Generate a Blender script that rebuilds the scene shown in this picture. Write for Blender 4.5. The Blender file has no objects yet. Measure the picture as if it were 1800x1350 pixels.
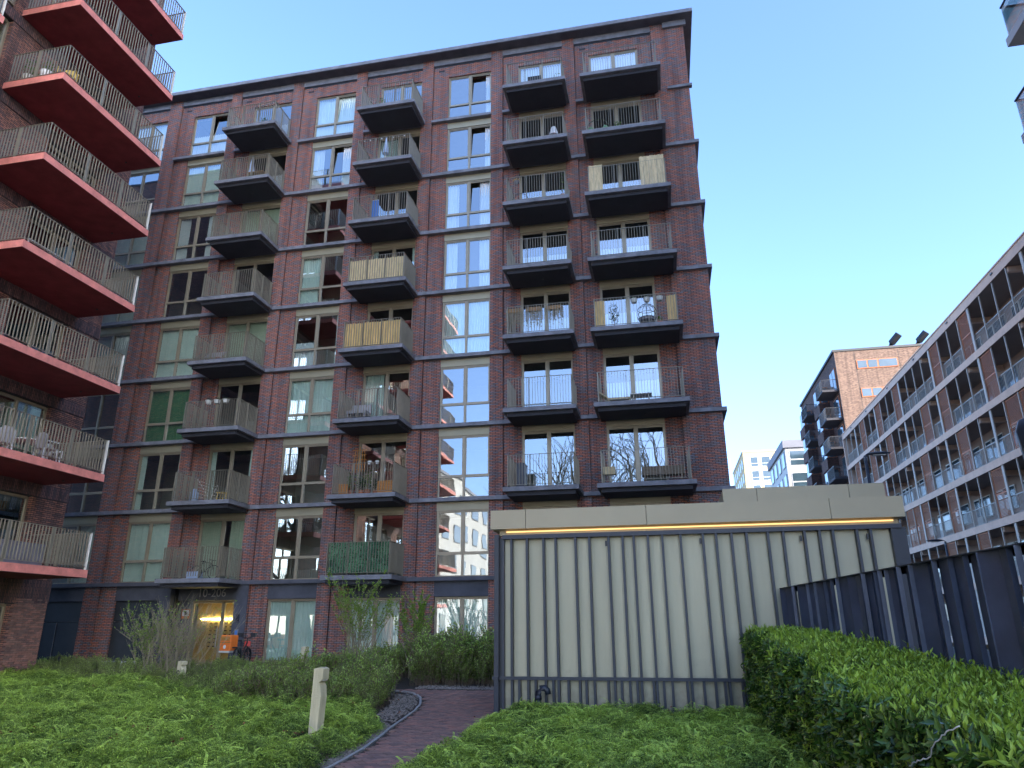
import bpy, bmesh, math, random
import numpy as np
from mathutils import Vector, Matrix, noise
R = math.radians
rnd = random.Random(7)
SC = bpy.context.scene
COL = SC.collection

# ------------------------------------------------------------------ camera, sky, sun, exposure
CAMZ = 1.6
F_PX, PITCH, YAW, ROLL = 1264.8, R(18.71), R(-11.596), R(-0.2854)
fv = Vector((math.sin(YAW)*math.cos(PITCH), math.cos(YAW)*math.cos(PITCH), math.sin(PITCH)))
rv = Vector((math.cos(YAW), -math.sin(YAW), 0)); uv = rv.cross(fv)
r2 = math.cos(ROLL)*rv + math.sin(ROLL)*uv; u2 = -math.sin(ROLL)*rv + math.cos(ROLL)*uv
cam = bpy.data.cameras.new('camera'); cam_o = bpy.data.objects.new('camera', cam); COL.objects.link(cam_o)
cam.sensor_width = 36; cam.lens = F_PX/1800*36; cam.clip_start = 0.05; cam.clip_end = 3000
m = Matrix((r2, u2, -fv)).transposed().to_4x4(); m.translation = Vector((0, 0, CAMZ)); cam_o.matrix_world = m
SC.camera = cam_o

SUN_AZ, SUN_EL = R(130), R(24)          # compass azimuth from +Y, elevation
world = bpy.data.worlds.new('World'); SC.world = world; world.use_nodes = True
nt = world.node_tree; nt.nodes.clear()
sky = nt.nodes.new('ShaderNodeTexSky'); sky.sky_type = 'NISHITA'; sky.sun_disc = False
sky.sun_elevation = SUN_EL; sky.sun_rotation = SUN_AZ; sky.air_density = .7; sky.dust_density = 2.0; sky.ozone_density = 4.5
bg = nt.nodes.new('ShaderNodeBackground'); bg.inputs[1].default_value = 0.15
wo = nt.nodes.new('ShaderNodeOutputWorld')
nt.links.new(sky.outputs[0], bg.inputs[0]); nt.links.new(bg.outputs[0], wo.inputs[0])
sl = bpy.data.lights.new('sun', 'SUN'); sl.energy = 2.0; sl.angle = R(0.5); sl.color = (1, .86, .68)
so = bpy.data.objects.new('sun', sl); COL.objects.link(so)
sdir = Vector((math.sin(SUN_AZ)*math.cos(SUN_EL), math.cos(SUN_AZ)*math.cos(SUN_EL), math.sin(SUN_EL)))
so.rotation_euler = sdir.to_track_quat('Z', 'Y').to_euler(); so.location = (0, 0, 60)
SC.view_settings.view_transform = 'Standard'; SC.view_settings.look = 'None'
SC.view_settings.gamma = 1; SC.view_settings.use_curve_mapping = False
SC.view_settings.exposure = 2.5
SC.render.engine = 'CYCLES'
SC.cycles.max_bounces = 6; SC.cycles.diffuse_bounces = 3; SC.cycles.glossy_bounces = 3
SC.cycles.transmission_bounces = 4; SC.cycles.transparent_max_bounces = 10
SC.cycles.caustics_reflective = False; SC.cycles.caustics_refractive = False
SC.cycles.use_denoising = True

# ------------------------------------------------------------------ materials
def new_mat(name):
    m = bpy.data.materials.new(name); m.use_nodes = True
    nt = m.node_tree; b = nt.nodes['Principled BSDF']
    return m, nt, b
def N(nt, t, **k):
    n = nt.nodes.new(t)
    for a, v in k.items(): setattr(n, a, v)
    return n
def ramp(nt, stops, interp='LINEAR'):
    r = nt.nodes.new('ShaderNodeValToRGB'); r.color_ramp.interpolation = interp
    e = r.color_ramp.elements
    while len(e) < len(stops): e.new(.5)
    for i, (p, c) in enumerate(stops): e[i].position = p; e[i].color = (*c, 1)
    return r
def plain(name, col, rough=.6, var=.15, scale=3.0, metal=0, bump=0, bscale=40, spec=.5, streak=False):
    m, nt, b = new_mat(name); L = nt.links
    tc = N(nt, 'ShaderNodeTexCoord'); mp = N(nt, 'ShaderNodeMapping')
    geo = N(nt, 'ShaderNodeNewGeometry')
    L.new(geo.outputs['Position'], mp.inputs[0])
    if streak: mp.inputs['Scale'].default_value = (1, 1, .12)
    no = N(nt, 'ShaderNodeTexNoise'); no.inputs['Scale'].default_value = scale; no.inputs['Detail'].default_value = 6
    no.inputs['Roughness'].default_value = .65
    L.new(mp.outputs[0], no.inputs[0])
    lo = tuple(max(0, c*(1-var)) for c in col); hi = tuple(min(1, c*(1+var)) for c in col)
    r = ramp(nt, [(.3, lo), (.7, hi)]); L.new(no.outputs[0], r.inputs[0]); L.new(r.outputs[0], b.inputs['Base Color'])
    b.inputs['Roughness'].default_value = rough; b.inputs['Metallic'].default_value = metal
    b.inputs['Specular IOR Level'].default_value = spec
    if bump:
        n2 = N(nt, 'ShaderNodeTexNoise'); n2.inputs['Scale'].default_value = bscale; n2.inputs['Detail'].default_value = 4
        L.new(geo.outputs['Position'], n2.inputs[0])
        bp = N(nt, 'ShaderNodeBump'); bp.inputs['Strength'].default_value = bump; bp.inputs['Distance'].default_value = .02
        L.new(n2.outputs[0], bp.inputs['Height']); L.new(bp.outputs[0], b.inputs['Normal'])
    return m
def brick_mat(name, c1, c2, c3, mortar, bw=.215, bh=.0625, ms=.011, vertical=False, patch=1.0):
    m, nt, b = new_mat(name); L = nt.links
    geo = N(nt, 'ShaderNodeNewGeometry'); sp = N(nt, 'ShaderNodeSeparateXYZ'); L.new(geo.outputs['Position'], sp.inputs[0])
    ad = N(nt, 'ShaderNodeMath', operation='ADD'); L.new(sp.outputs[0], ad.inputs[0]); L.new(sp.outputs[1], ad.inputs[1])
    cb = N(nt, 'ShaderNodeCombineXYZ')
    if vertical: L.new(sp.outputs[2], cb.inputs[0]); L.new(ad.outputs[0], cb.inputs[1])
    else: L.new(ad.outputs[0], cb.inputs[0]); L.new(sp.outputs[2], cb.inputs[1])
    def brick(ca, cbb, mo, off):
        t = N(nt, 'ShaderNodeTexBrick'); t.inputs['Scale'].default_value = 1
        t.inputs['Brick Width'].default_value = bw; t.inputs['Row Height'].default_value = bh
        t.inputs['Mortar Size'].default_value = ms; t.inputs['Mortar Smooth'].default_value = .3; t.offset = off
        t.inputs['Color1'].default_value = (*ca, 1); t.inputs['Color2'].default_value = (*cbb, 1); t.inputs['Mortar'].default_value = (*mo, 1)
        L.new(cb.outputs[0], t.inputs[0]); return t
    t = brick((0, 0, 0), (1, 1, 1), (0.5, .5, .5), .5)
    # colour per brick from its random grey value, shifted by a broad noise so reds and dark bricks gather in patches
    no = N(nt, 'ShaderNodeTexNoise'); no.inputs['Scale'].default_value = .9; no.inputs['Detail'].default_value = 5
    L.new(geo.outputs['Position'], no.inputs[0])
    sep = N(nt, 'ShaderNodeSeparateColor'); L.new(t.outputs['Color'], sep.inputs[0])
    ms_ = N(nt, 'ShaderNodeMath', operation='MULTIPLY_ADD'); L.new(no.outputs[0], ms_.inputs[0]); ms_.inputs[1].default_value = 1.0*patch; ms_.inputs[2].default_value = -.5*patch
    a2 = N(nt, 'ShaderNodeMath', operation='ADD'); L.new(sep.outputs[0], a2.inputs[0]); L.new(ms_.outputs[0], a2.inputs[1])
    r = ramp(nt, [(0, c1), (.28, c2), (.55, c3), (.8, tuple(v*1.25 for v in c3)), (1, c1)])
    L.new(a2.outputs[0], r.inputs[0])
    mx = N(nt, 'ShaderNodeMix', data_type='RGBA'); L.new(t.outputs['Fac'], mx.inputs[0])
    L.new(r.outputs[0], mx.inputs[6]); mx.inputs[7].default_value = (*mortar, 1)
    mpd = N(nt, 'ShaderNodeMapping'); mpd.inputs['Scale'].default_value = (2.2, 2.2, .16); L.new(geo.outputs['Position'], mpd.inputs[0])
    nd = N(nt, 'ShaderNodeTexNoise'); nd.inputs['Scale'].default_value = 1.6; nd.inputs['Detail'].default_value = 7; L.new(mpd.outputs[0], nd.inputs[0])
    rd = ramp(nt, [(.32, (.66, .66, .68)), (.58, (1, 1, 1)), (.78, (1.0, .97, .95))]); L.new(nd.outputs[0], rd.inputs[0])
    md = N(nt, 'ShaderNodeMix', data_type='RGBA', blend_type='MULTIPLY'); md.inputs[0].default_value = 1; L.new(mx.outputs[2], md.inputs[6]); L.new(rd.outputs[0], md.inputs[7])
    L.new(md.outputs[2], b.inputs['Base Color']); b.inputs['Roughness'].default_value = .82
    b.inputs['Specular IOR Level'].default_value = .3
    n3 = N(nt, 'ShaderNodeTexNoise'); n3.inputs['Scale'].default_value = 60; L.new(geo.outputs['Position'], n3.inputs[0])
    hh = N(nt, 'ShaderNodeMath', operation='MULTIPLY_ADD'); L.new(t.outputs['Fac'], hh.inputs[0]); hh.inputs[1].default_value = -1
    L.new(n3.outputs[0], hh.inputs[2])
    h3 = N(nt, 'ShaderNodeMath', operation='MULTIPLY_ADD'); L.new(sep.outputs[0], h3.inputs[0]); h3.inputs[1].default_value = .35; L.new(hh.outputs[0], h3.inputs[2])
    bp = N(nt, 'ShaderNodeBump'); bp.inputs['Strength'].default_value = .7; bp.inputs['Distance'].default_value = .012
    L.new(h3.outputs[0], bp.inputs['Height']); L.new(bp.outputs[0], b.inputs['Normal'])
    return m
def glass_mat(name, refl=.42, tint=(.78, .88, .84), wobble=.0):
    m, nt, b = new_mat(name); L = nt.links; nt.nodes.remove(b)
    out = nt.nodes['Material Output']
    tr = N(nt, 'ShaderNodeBsdfTransparent'); tr.inputs[0].default_value = (*tint, 1)
    gl = N(nt, 'ShaderNodeBsdfGlossy'); gl.inputs['Roughness'].default_value = .01; gl.inputs[0].default_value = (.86, .95, 1, 1)
    lw = N(nt, 'ShaderNodeLayerWeight'); lw.inputs[0].default_value = .5
    mm = N(nt, 'ShaderNodeMath', operation='MULTIPLY_ADD'); L.new(lw.outputs['Facing'], mm.inputs[0]); mm.inputs[1].default_value = .4; mm.inputs[2].default_value = refl-.1
    mx = N(nt, 'ShaderNodeMixShader'); L.new(mm.outputs[0], mx.inputs[0]); L.new(tr.outputs[0], mx.inputs[1]); L.new(gl.outputs[0], mx.inputs[2])
    geo = N(nt, 'ShaderNodeNewGeometry'); no = N(nt, 'ShaderNodeTexNoise'); no.inputs['Scale'].default_value = 1.3; no.inputs['Detail'].default_value = 1
    L.new(geo.outputs['Position'], no.inputs[0])
    bp = N(nt, 'ShaderNodeBump'); bp.inputs['Strength'].default_value = .03; bp.inputs['Distance'].default_value = .04
    L.new(no.outputs[0], bp.inputs['Height']); L.new(bp.outputs[0], gl.inputs['Normal'])
    L.new(mx.outputs[0], out.inputs[0]); return m
def emit(name, col, s):
    m, nt, b = new_mat(name); b.inputs['Base Color'].default_value = (*col, 1)
    b.inputs['Emission Color'].default_value = (*col, 1); b.inputs['Emission Strength'].default_value = s; return m
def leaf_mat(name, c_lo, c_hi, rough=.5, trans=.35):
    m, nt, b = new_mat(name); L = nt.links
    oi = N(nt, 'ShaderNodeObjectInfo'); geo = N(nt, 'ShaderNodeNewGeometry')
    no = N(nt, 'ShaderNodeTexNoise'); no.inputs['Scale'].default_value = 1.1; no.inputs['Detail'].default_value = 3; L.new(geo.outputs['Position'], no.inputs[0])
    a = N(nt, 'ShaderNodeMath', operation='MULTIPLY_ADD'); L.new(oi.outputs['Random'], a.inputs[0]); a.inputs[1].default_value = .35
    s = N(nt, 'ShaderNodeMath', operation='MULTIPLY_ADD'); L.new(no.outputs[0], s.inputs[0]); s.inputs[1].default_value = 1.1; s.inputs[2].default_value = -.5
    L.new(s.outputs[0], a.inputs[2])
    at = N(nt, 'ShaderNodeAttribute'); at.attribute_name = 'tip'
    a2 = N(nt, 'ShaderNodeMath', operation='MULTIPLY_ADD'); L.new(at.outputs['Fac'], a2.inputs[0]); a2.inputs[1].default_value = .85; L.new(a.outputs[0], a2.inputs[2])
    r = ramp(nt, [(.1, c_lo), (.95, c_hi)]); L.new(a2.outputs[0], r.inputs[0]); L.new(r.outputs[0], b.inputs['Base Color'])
    b.inputs['Roughness'].default_value = rough; b.inputs['Specular IOR Level'].default_value = .4
    tl = N(nt, 'ShaderNodeBsdfTranslucent'); L.new(r.outputs[0], tl.inputs[0])
    mx = N(nt, 'ShaderNodeMixShader'); mx.inputs[0].default_value = trans
    L.new(b.outputs[0], mx.inputs[1]); L.new(tl.outputs[0], mx.inputs[2]); L.new(mx.outputs[0], nt.nodes['Material Output'].inputs[0])
    return m

M = {}
M['brick'] = brick_mat('brick', (.24, .22, .235), (.29, .20, .185), (.44, .175, .12), (.05, .045, .046), patch=.5)
M['brick_dark'] = brick_mat('brick_dark', (.15, .10, .10), (.24, .13, .11), (.34, .16, .12), (.05, .045, .045), patch=.5)
M['brick_soldier'] = brick_mat('brick_soldier', (.11, .085, .09), (.16, .10, .10), (.22, .12, .11), (.08, .07, .072), vertical=True, patch=.5)
M['brick_tan'] = brick_mat('brick_tan', (.13, .085, .068), (.17, .115, .09), (.22, .15, .115), (.11, .09, .08), patch=.5)
M['brick_tan_shaded'] = brick_mat('brick_tan_shaded', (.06, .035, .03), (.10, .055, .045), (.14, .07, .055), (.05, .04, .035))  # darker copy of the tan brick: shade of its unlit sides as colour
M['concrete'] = plain('dark_concrete', (.085, .088, .105), .75, .3, 1.6, bump=.25, bscale=25)
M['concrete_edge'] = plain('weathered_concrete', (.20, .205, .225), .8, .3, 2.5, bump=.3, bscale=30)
M['under'] = plain('shaded_soffit', (.036, .038, .048), .8, .15, 1.5)  # underside shade of the balcony slabs put into this dark colour
M['black'] = plain('black_metal', (.014, .016, .02), .45, .2, 4)
M['dark_panel'] = plain('dark_panel', (.03, .036, .042), .6, .2, 2)
M['frame'] = plain('champagne_frame', (.33, .285, .20), .42, .1, 3, metal=.3)
M['lintel'] = plain('champagne_panel', (.38, .35, .24), .5, .07, 1, metal=.25)
M['lintel_c'] = plain('grey_concrete_lintel', (.072, .077, .095), .8, .3, 1.2, bump=.2)
M['rail'] = plain('champagne_rail', (.27, .245, .185), .45, .1, 3, metal=.3)
M['post_white'] = plain('pale_post', (.62, .62, .56), .5, .05, 2)
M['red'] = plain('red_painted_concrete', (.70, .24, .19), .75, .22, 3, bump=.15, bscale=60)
M['red_shaded'] = plain('shaded_red_soffit', (.20, .038, .044), .85, .22, 1.8)  # same red as the fascia, its underside shade put into the colour
M['gold'] = plain('gold_cladding', (.45, .42, .285), .5, .12, 1.6, metal=.15, streak=True)
def splash(mt):
    nt = mt.node_tree; L = nt.links; b = nt.nodes['Principled BSDF']; src = b.inputs['Base Color'].links[0].from_socket
    geo = N(nt, 'ShaderNodeNewGeometry'); sp = N(nt, 'ShaderNodeSeparateXYZ'); L.new(geo.outputs['Position'], sp.inputs[0])
    no = N(nt, 'ShaderNodeTexNoise'); no.inputs['Scale'].default_value = 9; no.inputs['Detail'].default_value = 8; L.new(geo.outputs['Position'], no.inputs[0])
    a = N(nt, 'ShaderNodeMath', operation='MULTIPLY_ADD'); L.new(no.outputs[0], a.inputs[0]); a.inputs[1].default_value = -1.1; L.new(sp.outputs[2], a.inputs[2])
    mr = N(nt, 'ShaderNodeMapRange'); L.new(a.outputs[0], mr.inputs[0]); mr.inputs[1].default_value = -.45; mr.inputs[2].default_value = .25; mr.inputs[3].default_value = .55; mr.inputs[4].default_value = 0
    mx = N(nt, 'ShaderNodeMix', data_type='RGBA'); L.new(mr.outputs[0], mx.inputs[0]); L.new(src, mx.inputs[6]); mx.inputs[7].default_value = (.16, .13, .09, 1); L.new(mx.outputs[2], b.inputs['Base Color'])
splash(M['gold'])
M['fascia'] = plain('gold_fascia', (.40, .345, .225), .5, .05, .6, metal=.2)
M['navy'] = plain('anthracite_steel', (.020, .027, .042), .42, .16, 2, spec=.5)
M['navy2'] = plain('anthracite_slat', (.055, .074, .12), .45, .22, 3, bump=.06, bscale=120)
M['grey_steel'] = plain('grey_steel', (.34, .33, .31), .55, .1, 2)
M['white'] = plain('white_paint', (.75, .75, .73), .5, .05, 2)
M['offwhite'] = plain('offwhite_plaster', (.55, .54, .50), .8, .08, 1)
M['interior'] = plain('interior_wall', (.33, .31, .28), .85, .15, .6)
M['interior_floor'] = plain('interior_floor', (.16, .13, .10), .7, .2, .6)
M['curtain'] = plain('sheer_curtain', (.80, .90, .82), .9, .07, 2)
M['curtain_green'] = plain('green_curtain', (.14, .30, .15), .9, .15, 3)
M['curtain_white'] = plain('white_curtain', (.82, .84, .84), .9, .05, 2)
M['curtain_beige'] = plain('beige_curtain', (.62, .66, .50), .9, .08, 2)
M['glass'] = glass_mat('window_glass', .38, (.86, .95, .91))
M['glass_clear'] = glass_mat('door_glass', .14, (.9, .92, .9))
M['glass_dark'] = glass_mat('tinted_glass', .34, (.35, .45, .45))
M['glass_far'] = plain('far_glass', (.04, .07, .09), .08, .3, .5, spec=1)
M['wood'] = plain('warm_wood', (.34, .19, .07), .6, .25, 6, streak=True)
M['bamboo'] = plain('bamboo_reed', (.64, .44, .17), .7, .3, 14, streak=True)
M['reed'] = plain('pale_reed', (.62, .50, .28), .8, .3, 20, streak=True)
M['larch'] = plain('pale_weathered_oak', (.58, .53, .34), .75, .22, 7, bump=.3, bscale=50, streak=True)
M['wicker'] = plain('orange_wicker', (.52, .23, .05), .7, .2, 12)
M['orange'] = plain('orange_fabric', (.90, .22, .03), .65, .08, 4)
M['pink'] = plain('coral_red_paint', (.75, .10, .08), .5, .05, 4)
M['blue'] = plain('blue_fabric', (.08, .22, .55), .8, .1, 3)
M['pale_blue'] = plain('pale_blue_plastic', (.36, .46, .60), .6, .1, 3)
M['yellow'] = plain('yellow_paint', (.65, .45, .10), .6, .1, 3)
M['grey'] = plain('grey_fabric', (.22, .22, .24), .85, .15, 3)
M['chair_grey'] = plain('grey_textile', (.36, .35, .34), .85, .08, 3)
M['terracotta'] = plain('terracotta', (.40, .14, .06), .8, .15, 3)
M['soil'] = plain('dark_soil', (.035, .027, .02), .95, .4, 6, bump=.8, bscale=30)
M['pebble'] = plain('pale_pebble', (.19, .165, .14), .8, .7, 18)
M['kerb'] = plain('kerb_concrete', (.34, .33, .31), .85, .2, 6, bump=.3)
M['paver'] = plain('brown_clay_paver', (.27, .165, .135), .8, .3, 5, bump=.4, bscale=70)
M['paver2'] = plain('dark_clay_paver', (.20, .13, .115), .8, .3, 5, bump=.4, bscale=70)
M['paver3'] = plain('red_clay_paver', (.33, .175, .14), .8, .3, 5, bump=.4, bscale=70)
M['paving'] = plain('grey_paving', (.34, .32, .295), .85, .15, 2)
M['asphalt'] = plain('asphalt', (.05, .05, .052), .9, .2, 8)
M['step'] = plain('pale_step', (.42, .43, .41), .8, .15, 3)
M['rust'] = plain('rust_louvre', (.40, .125, .04), .6, .15, 5)
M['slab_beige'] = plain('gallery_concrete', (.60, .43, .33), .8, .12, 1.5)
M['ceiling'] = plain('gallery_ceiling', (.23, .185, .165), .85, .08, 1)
M['gal_wall'] = plain('gallery_wall', (.30, .205, .155), .85, .2, .5)
M['tan_paint'] = plain('cream_render', (.46, .37, .19), .8, .05, 1)
M['white_panel'] = plain('white_cladding', (.36, .36, .345), .6, .04, 1)
M['grey_roof'] = plain('grey_roof', (.16, .17, .20), .7, .1, 1)
M['tower'] = plain('tower_concrete', (.50, .49, .47), .8, .08, 1)
M['led'] = emit('warm_led', (1, .60, .22), .28)
M['led2'] = emit('warm_led_strip', (1, .80, .34), 16)
M['upright'] = plain('pale_upright', (.40, .36, .31), .6, .1, 2)
M['mail'] = plain('brass_mailbox', (.46, .34, .15), .45, .1, 3, metal=.4)
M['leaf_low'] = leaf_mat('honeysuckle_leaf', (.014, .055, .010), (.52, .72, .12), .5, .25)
M['leaf_shrub'] = leaf_mat('shrub_leaf', (.07, .15, .03), (.40, .56, .12), .6, .35)
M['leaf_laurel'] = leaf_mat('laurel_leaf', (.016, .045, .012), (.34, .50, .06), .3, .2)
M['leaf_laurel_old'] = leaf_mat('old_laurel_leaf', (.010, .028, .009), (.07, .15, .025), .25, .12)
M['leaf_fresh'] = leaf_mat('fresh_leaf', (.16, .30, .04), (.36, .52, .09), .5, .4)
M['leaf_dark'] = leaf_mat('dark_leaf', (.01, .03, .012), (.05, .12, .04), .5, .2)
M['twig'] = plain('twig_bark', (.16, .125, .085), .9, .3, 12)
M['twig_pale'] = plain('pale_twig_bark', (.30, .26, .17), .9, .25, 12)
M['dead_leaf'] = plain('dead_leaf', (.22, .085, .035), .8, .3, 20)
M['ivy'] = leaf_mat('artificial_ivy', (.02, .10, .05), (.28, .55, .28), .5, .1)

# ------------------------------------------------------------------ mesh helpers
FACES = ((0, 3, 2, 1), (4, 5, 6, 7), (0, 1, 5, 4), (1, 2, 6, 5), (2, 3, 7, 6), (3, 0, 4, 7))
class MB:
    def __init__(s): s.v = []; s.f = []; s.mi = []
    def box(s, x0, x1, y0, y1, z0, z1, mi=0, skip=()):
        n = len(s.v)
        s.v += [(x0, y0, z0), (x1, y0, z0), (x1, y1, z0), (x0, y1, z0), (x0, y0, z1), (x1, y0, z1), (x1, y1, z1), (x0, y1, z1)]
        for i, f in enumerate(FACES):
            if i in skip: continue
            s.f.append(tuple(n+a for a in f)); s.mi.append(mi)
        return s
    def quad(s, a, b, c, d, mi=0):
        n = len(s.v); s.v += [tuple(a), tuple(b), tuple(c), tuple(d)]; s.f.append((n, n+1, n+2, n+3)); s.mi.append(mi); return s
    def bar(s, a, b, w, d=None, mi=0, up=(0, 0, 1)):
        a = Vector(a); b = Vector(b); d = d or w; t = (b-a).normalized(); up = Vector(up)
        if abs(t.dot(up)) > .98: up = Vector((0, 1, 0))
        x = t.cross(up).normalized()*w/2; y = x.cross(t).normalized()*d/2; n = len(s.v)
        for p in (a, b):
            for sx, sy in ((-1, -1), (1, -1), (1, 1), (-1, 1)): s.v.append(tuple(p+x*sx+y*sy))
        for f in FACES: s.f.append(tuple(n+i for i in f)); s.mi.append(mi)
        return s
    def tube(s, pts, r, k=8, mi=0, r_end=None, cap=True):
        pts = [Vector(p) for p in pts]; n0 = len(s.v); m = len(pts)
        for i, p in enumerate(pts):
            t = (pts[min(i+1, m-1)]-pts[max(i-1, 0)]).normalized()
            up = Vector((0, 0, 1)) if abs(t.z) < .9 else Vector((1, 0, 0))
            x = t.cross(up).normalized(); y = x.cross(t)
            rr = r if r_end is None else r+(r_end-r)*i/(m-1)
            for j in range(k):
                a = 2*math.pi*j/k; s.v.append(tuple(p+x*math.cos(a)*rr+y*math.sin(a)*rr))
        for i in range(m-1):
            for j in range(k):
                j2 = (j+1) % k; s.f.append((n0+i*k+j, n0+i*k+j2, n0+(i+1)*k+j2, n0+(i+1)*k+j)); s.mi.append(mi)
        if cap:
            s.f.append(tuple(n0+j for j in reversed(range(k)))); s.mi.append(mi)
            s.f.append(tuple(n0+(m-1)*k+j for j in range(k))); s.mi.append(mi)
        return s
    def lathe(s, c, prof, k=16, mi=0):
        n0 = len(s.v)
        for r, z in prof:
            for j in range(k):
                a = 2*math.pi*j/k; s.v.append((c[0]+r*math.cos(a), c[1]+r*math.sin(a), c[2]+z))
        for i in range(len(prof)-1):
            for j in range(k):
                j2 = (j+1) % k; s.f.append((n0+i*k+j, n0+i*k+j2, n0+(i+1)*k+j2, n0+(i+1)*k+j)); s.mi.append(mi)
        s.f.append(tuple(n0+j for j in reversed(range(k)))); s.mi.append(mi)
        s.f.append(tuple(n0+(len(prof)-1)*k+j for j in range(k))); s.mi.append(mi)
        return s
    def prism(s, poly, axis, a, b, mi=0):
        """extrude a 2-D polygon along an axis ('x','y','z')"""
        n = len(s.v); k = len(poly)
        for t in (a, b):
            for p, q in poly: s.v.append({'x': (t, p, q), 'y': (p, t, q), 'z': (p, q, t)}[axis])
        s.f.append(tuple(n+i for i in range(k))); s.f.append(tuple(n+k+i for i in reversed(range(k)))); s.mi += [mi, mi]
        for i in range(k):
            j = (i+1) % k; s.f.append((n+i, n+k+i, n+k+j, n+j)); s.mi.append(mi)
        return s
    def ring(s, c, r, t, axis='y', k=24, mi=0):
        pts = []
        for j in range(k+1):
            a = 2*math.pi*j/k
            d = {'y': (math.cos(a), 0, math.sin(a)), 'x': (0, math.cos(a), math.sin(a)), 'z': (math.cos(a), math.sin(a), 0)}[axis]
            pts.append(Vector(c)+Vector(d)*r)
        return s.tube(pts, t, 6, mi, cap=False)
    def mesh(s, name, mats):
        me = bpy.data.meshes.new(name); me.from_pydata(s.v, [], s.f)
        for mm in (mats if isinstance(mats, (list, tuple)) else [mats]): me.materials.append(M[mm] if isinstance(mm, str) else mm)
        if any(s.mi): me.polygons.foreach_set('material_index', s.mi)
        me.update(); return me
    def build(s, name, mats, parent=None, loc=None, smooth=False, **props):
        me = s.mesh(name, mats)
        if smooth: me.polygons.foreach_set('use_smooth', [True]*len(me.polygons))
        return link(name, me, parent, loc, **props)
def link(name, me, parent=None, loc=None, rot=None, scale=None, **props):
    o = bpy.data.objects.new(name, me); COL.objects.link(o)
    if parent is not None: o.parent = parent
    if loc is not None: o.location = loc
    if rot is not None: o.rotation_euler = rot
    if scale is not None: o.scale = scale
    for k, v in props.items():
        if v is not None: o[k] = v
    return o
def thing(name, label, cat, loc=(0, 0, 0), rz=0, group=None):
    o = bpy.data.objects.new(name, None); COL.objects.link(o); o.location = loc; o.rotation_euler = (0, 0, rz); o.empty_display_size = .2
    o['label'] = label; o['category'] = cat
    if group: o['group'] = group
    return o
def fixed(o, label, cat, group=None):
    o['label'] = label; o['category'] = cat
    if group: o['group'] = group
    return o
def loc_of(p): return p

def smooth01(t): t = max(0., min(1., t)); return t*t*(3-2*t)
def gz(x, y): return .25*smooth01((y-15)/8.)          # ground height

# ------------------------------------------------------------------ ground
g = MB(); xs = [-400, -60]+[(-40+i*2.5) for i in range(25)]+[60, 400]; ys = [-400, -40]+[i*1.5-4.5 for i in range(32)]+[80, 260, 600]
n = 0
for y in ys:
    for x in xs: g.v.append((x, y, gz(x, y)-.02))
for j in range(len(ys)-1):
    for i in range(len(xs)-1):
        a = j*len(xs)+i; g.f.append((a, a+1, a+len(xs)+1, a+len(xs))); g.mi.append(0)
g.build('ground', 'paving', kind='structure')
sb = MB()
for j in range(32):
    y0 = 4+j*.75; y1 = y0+.75
    for i in range(14):
        x0 = -30+i*2.4; x1 = x0+2.4
        if y1 > 25.4 and x1 > -99 and y0 > 25: continue
        sb.quad((x0, y0, gz(0, y0)-.012), (x1, y0, gz(0, y0)-.012), (x1, y1, gz(0, y1)-.012), (x0, y1, gz(0, y1)-.012))
sb.build('bed_soil', 'soil', kind='structure')
MB().box(4.2, 17.5, -300, 300, -.02, .262).build('road', 'asphalt', kind='structure')

# ------------------------------------------------------------------ main apartment building
FL = [3.44+3*k for k in range(8)]           # ledge tops
PW = 3.45
G0 = {'A': -23.2, 'B': -19.75, 'C': -16.3, 'D': -12.85, 'E': -9.4, 'F': -5.95, 'G': -2.52}
WX = {k: (v+.76, v+2.9) for k, v in G0.items()}
WX['G'] = (-1.85, .38); WX['Z'] = (-26.0, -23.92)
main = thing('apartment_building', 'dark red brick apartment block with stacked dark concrete balconies and flat overhanging roof', 'building', (-11, 27.1, 0))
MO = Vector((11, -27.1, 0))
def mpart(mb, name, mats, parent=None, **k):
    o = mb.build(name, mats, main if parent is None else parent, **k)
    if parent is None: o.location = MO
    return o
# piers
piers = [(-23.92, -23.2)]+[(G0[k]-.55, G0[k]) for k in 'BCDEFG']+[(1.04, 1.55)]
for x0, x1 in piers:
    zb = .1
    if abs(x1-G0['B']) < .01: zb = FL[0]-.15
    mpart(MB().box(x0, x1, 27.1, 27.6, zb, 28.04), 'brick_pier', 'brick')
mpart(MB().box(1.55, 2.54, 27.13, 27.6, .1, 28.04), 'brick_corner', 'brick')
# side brick strips and spandrels
for k in 'ABCDEFG':
    a, b = (G0[k], WX[k][0])
    mpart(MB().box(a+.02, b, 27.19, 27.6, .1 if k != 'B' else FL[0], 28.04), 'brick_panel', 'brick')
mpart(MB().box(.38, 1.02, 27.19, 27.6, .1, 28.04), 'brick_panel', 'brick')
for k in 'ABCDEFGZ':
    a, b = WX[k]
    mpart(MB().box(a, b, 27.19, 27.6, 26.98, 28.04), 'brick_spandrel', 'brick')
# movement joints
for x in [G0[k] for k in 'ABCDEFG']+[1.02]:
    mpart(MB().box(x, x+.02, 27.3, 27.6, .1, 28.04), 'joint', 'black')
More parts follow.
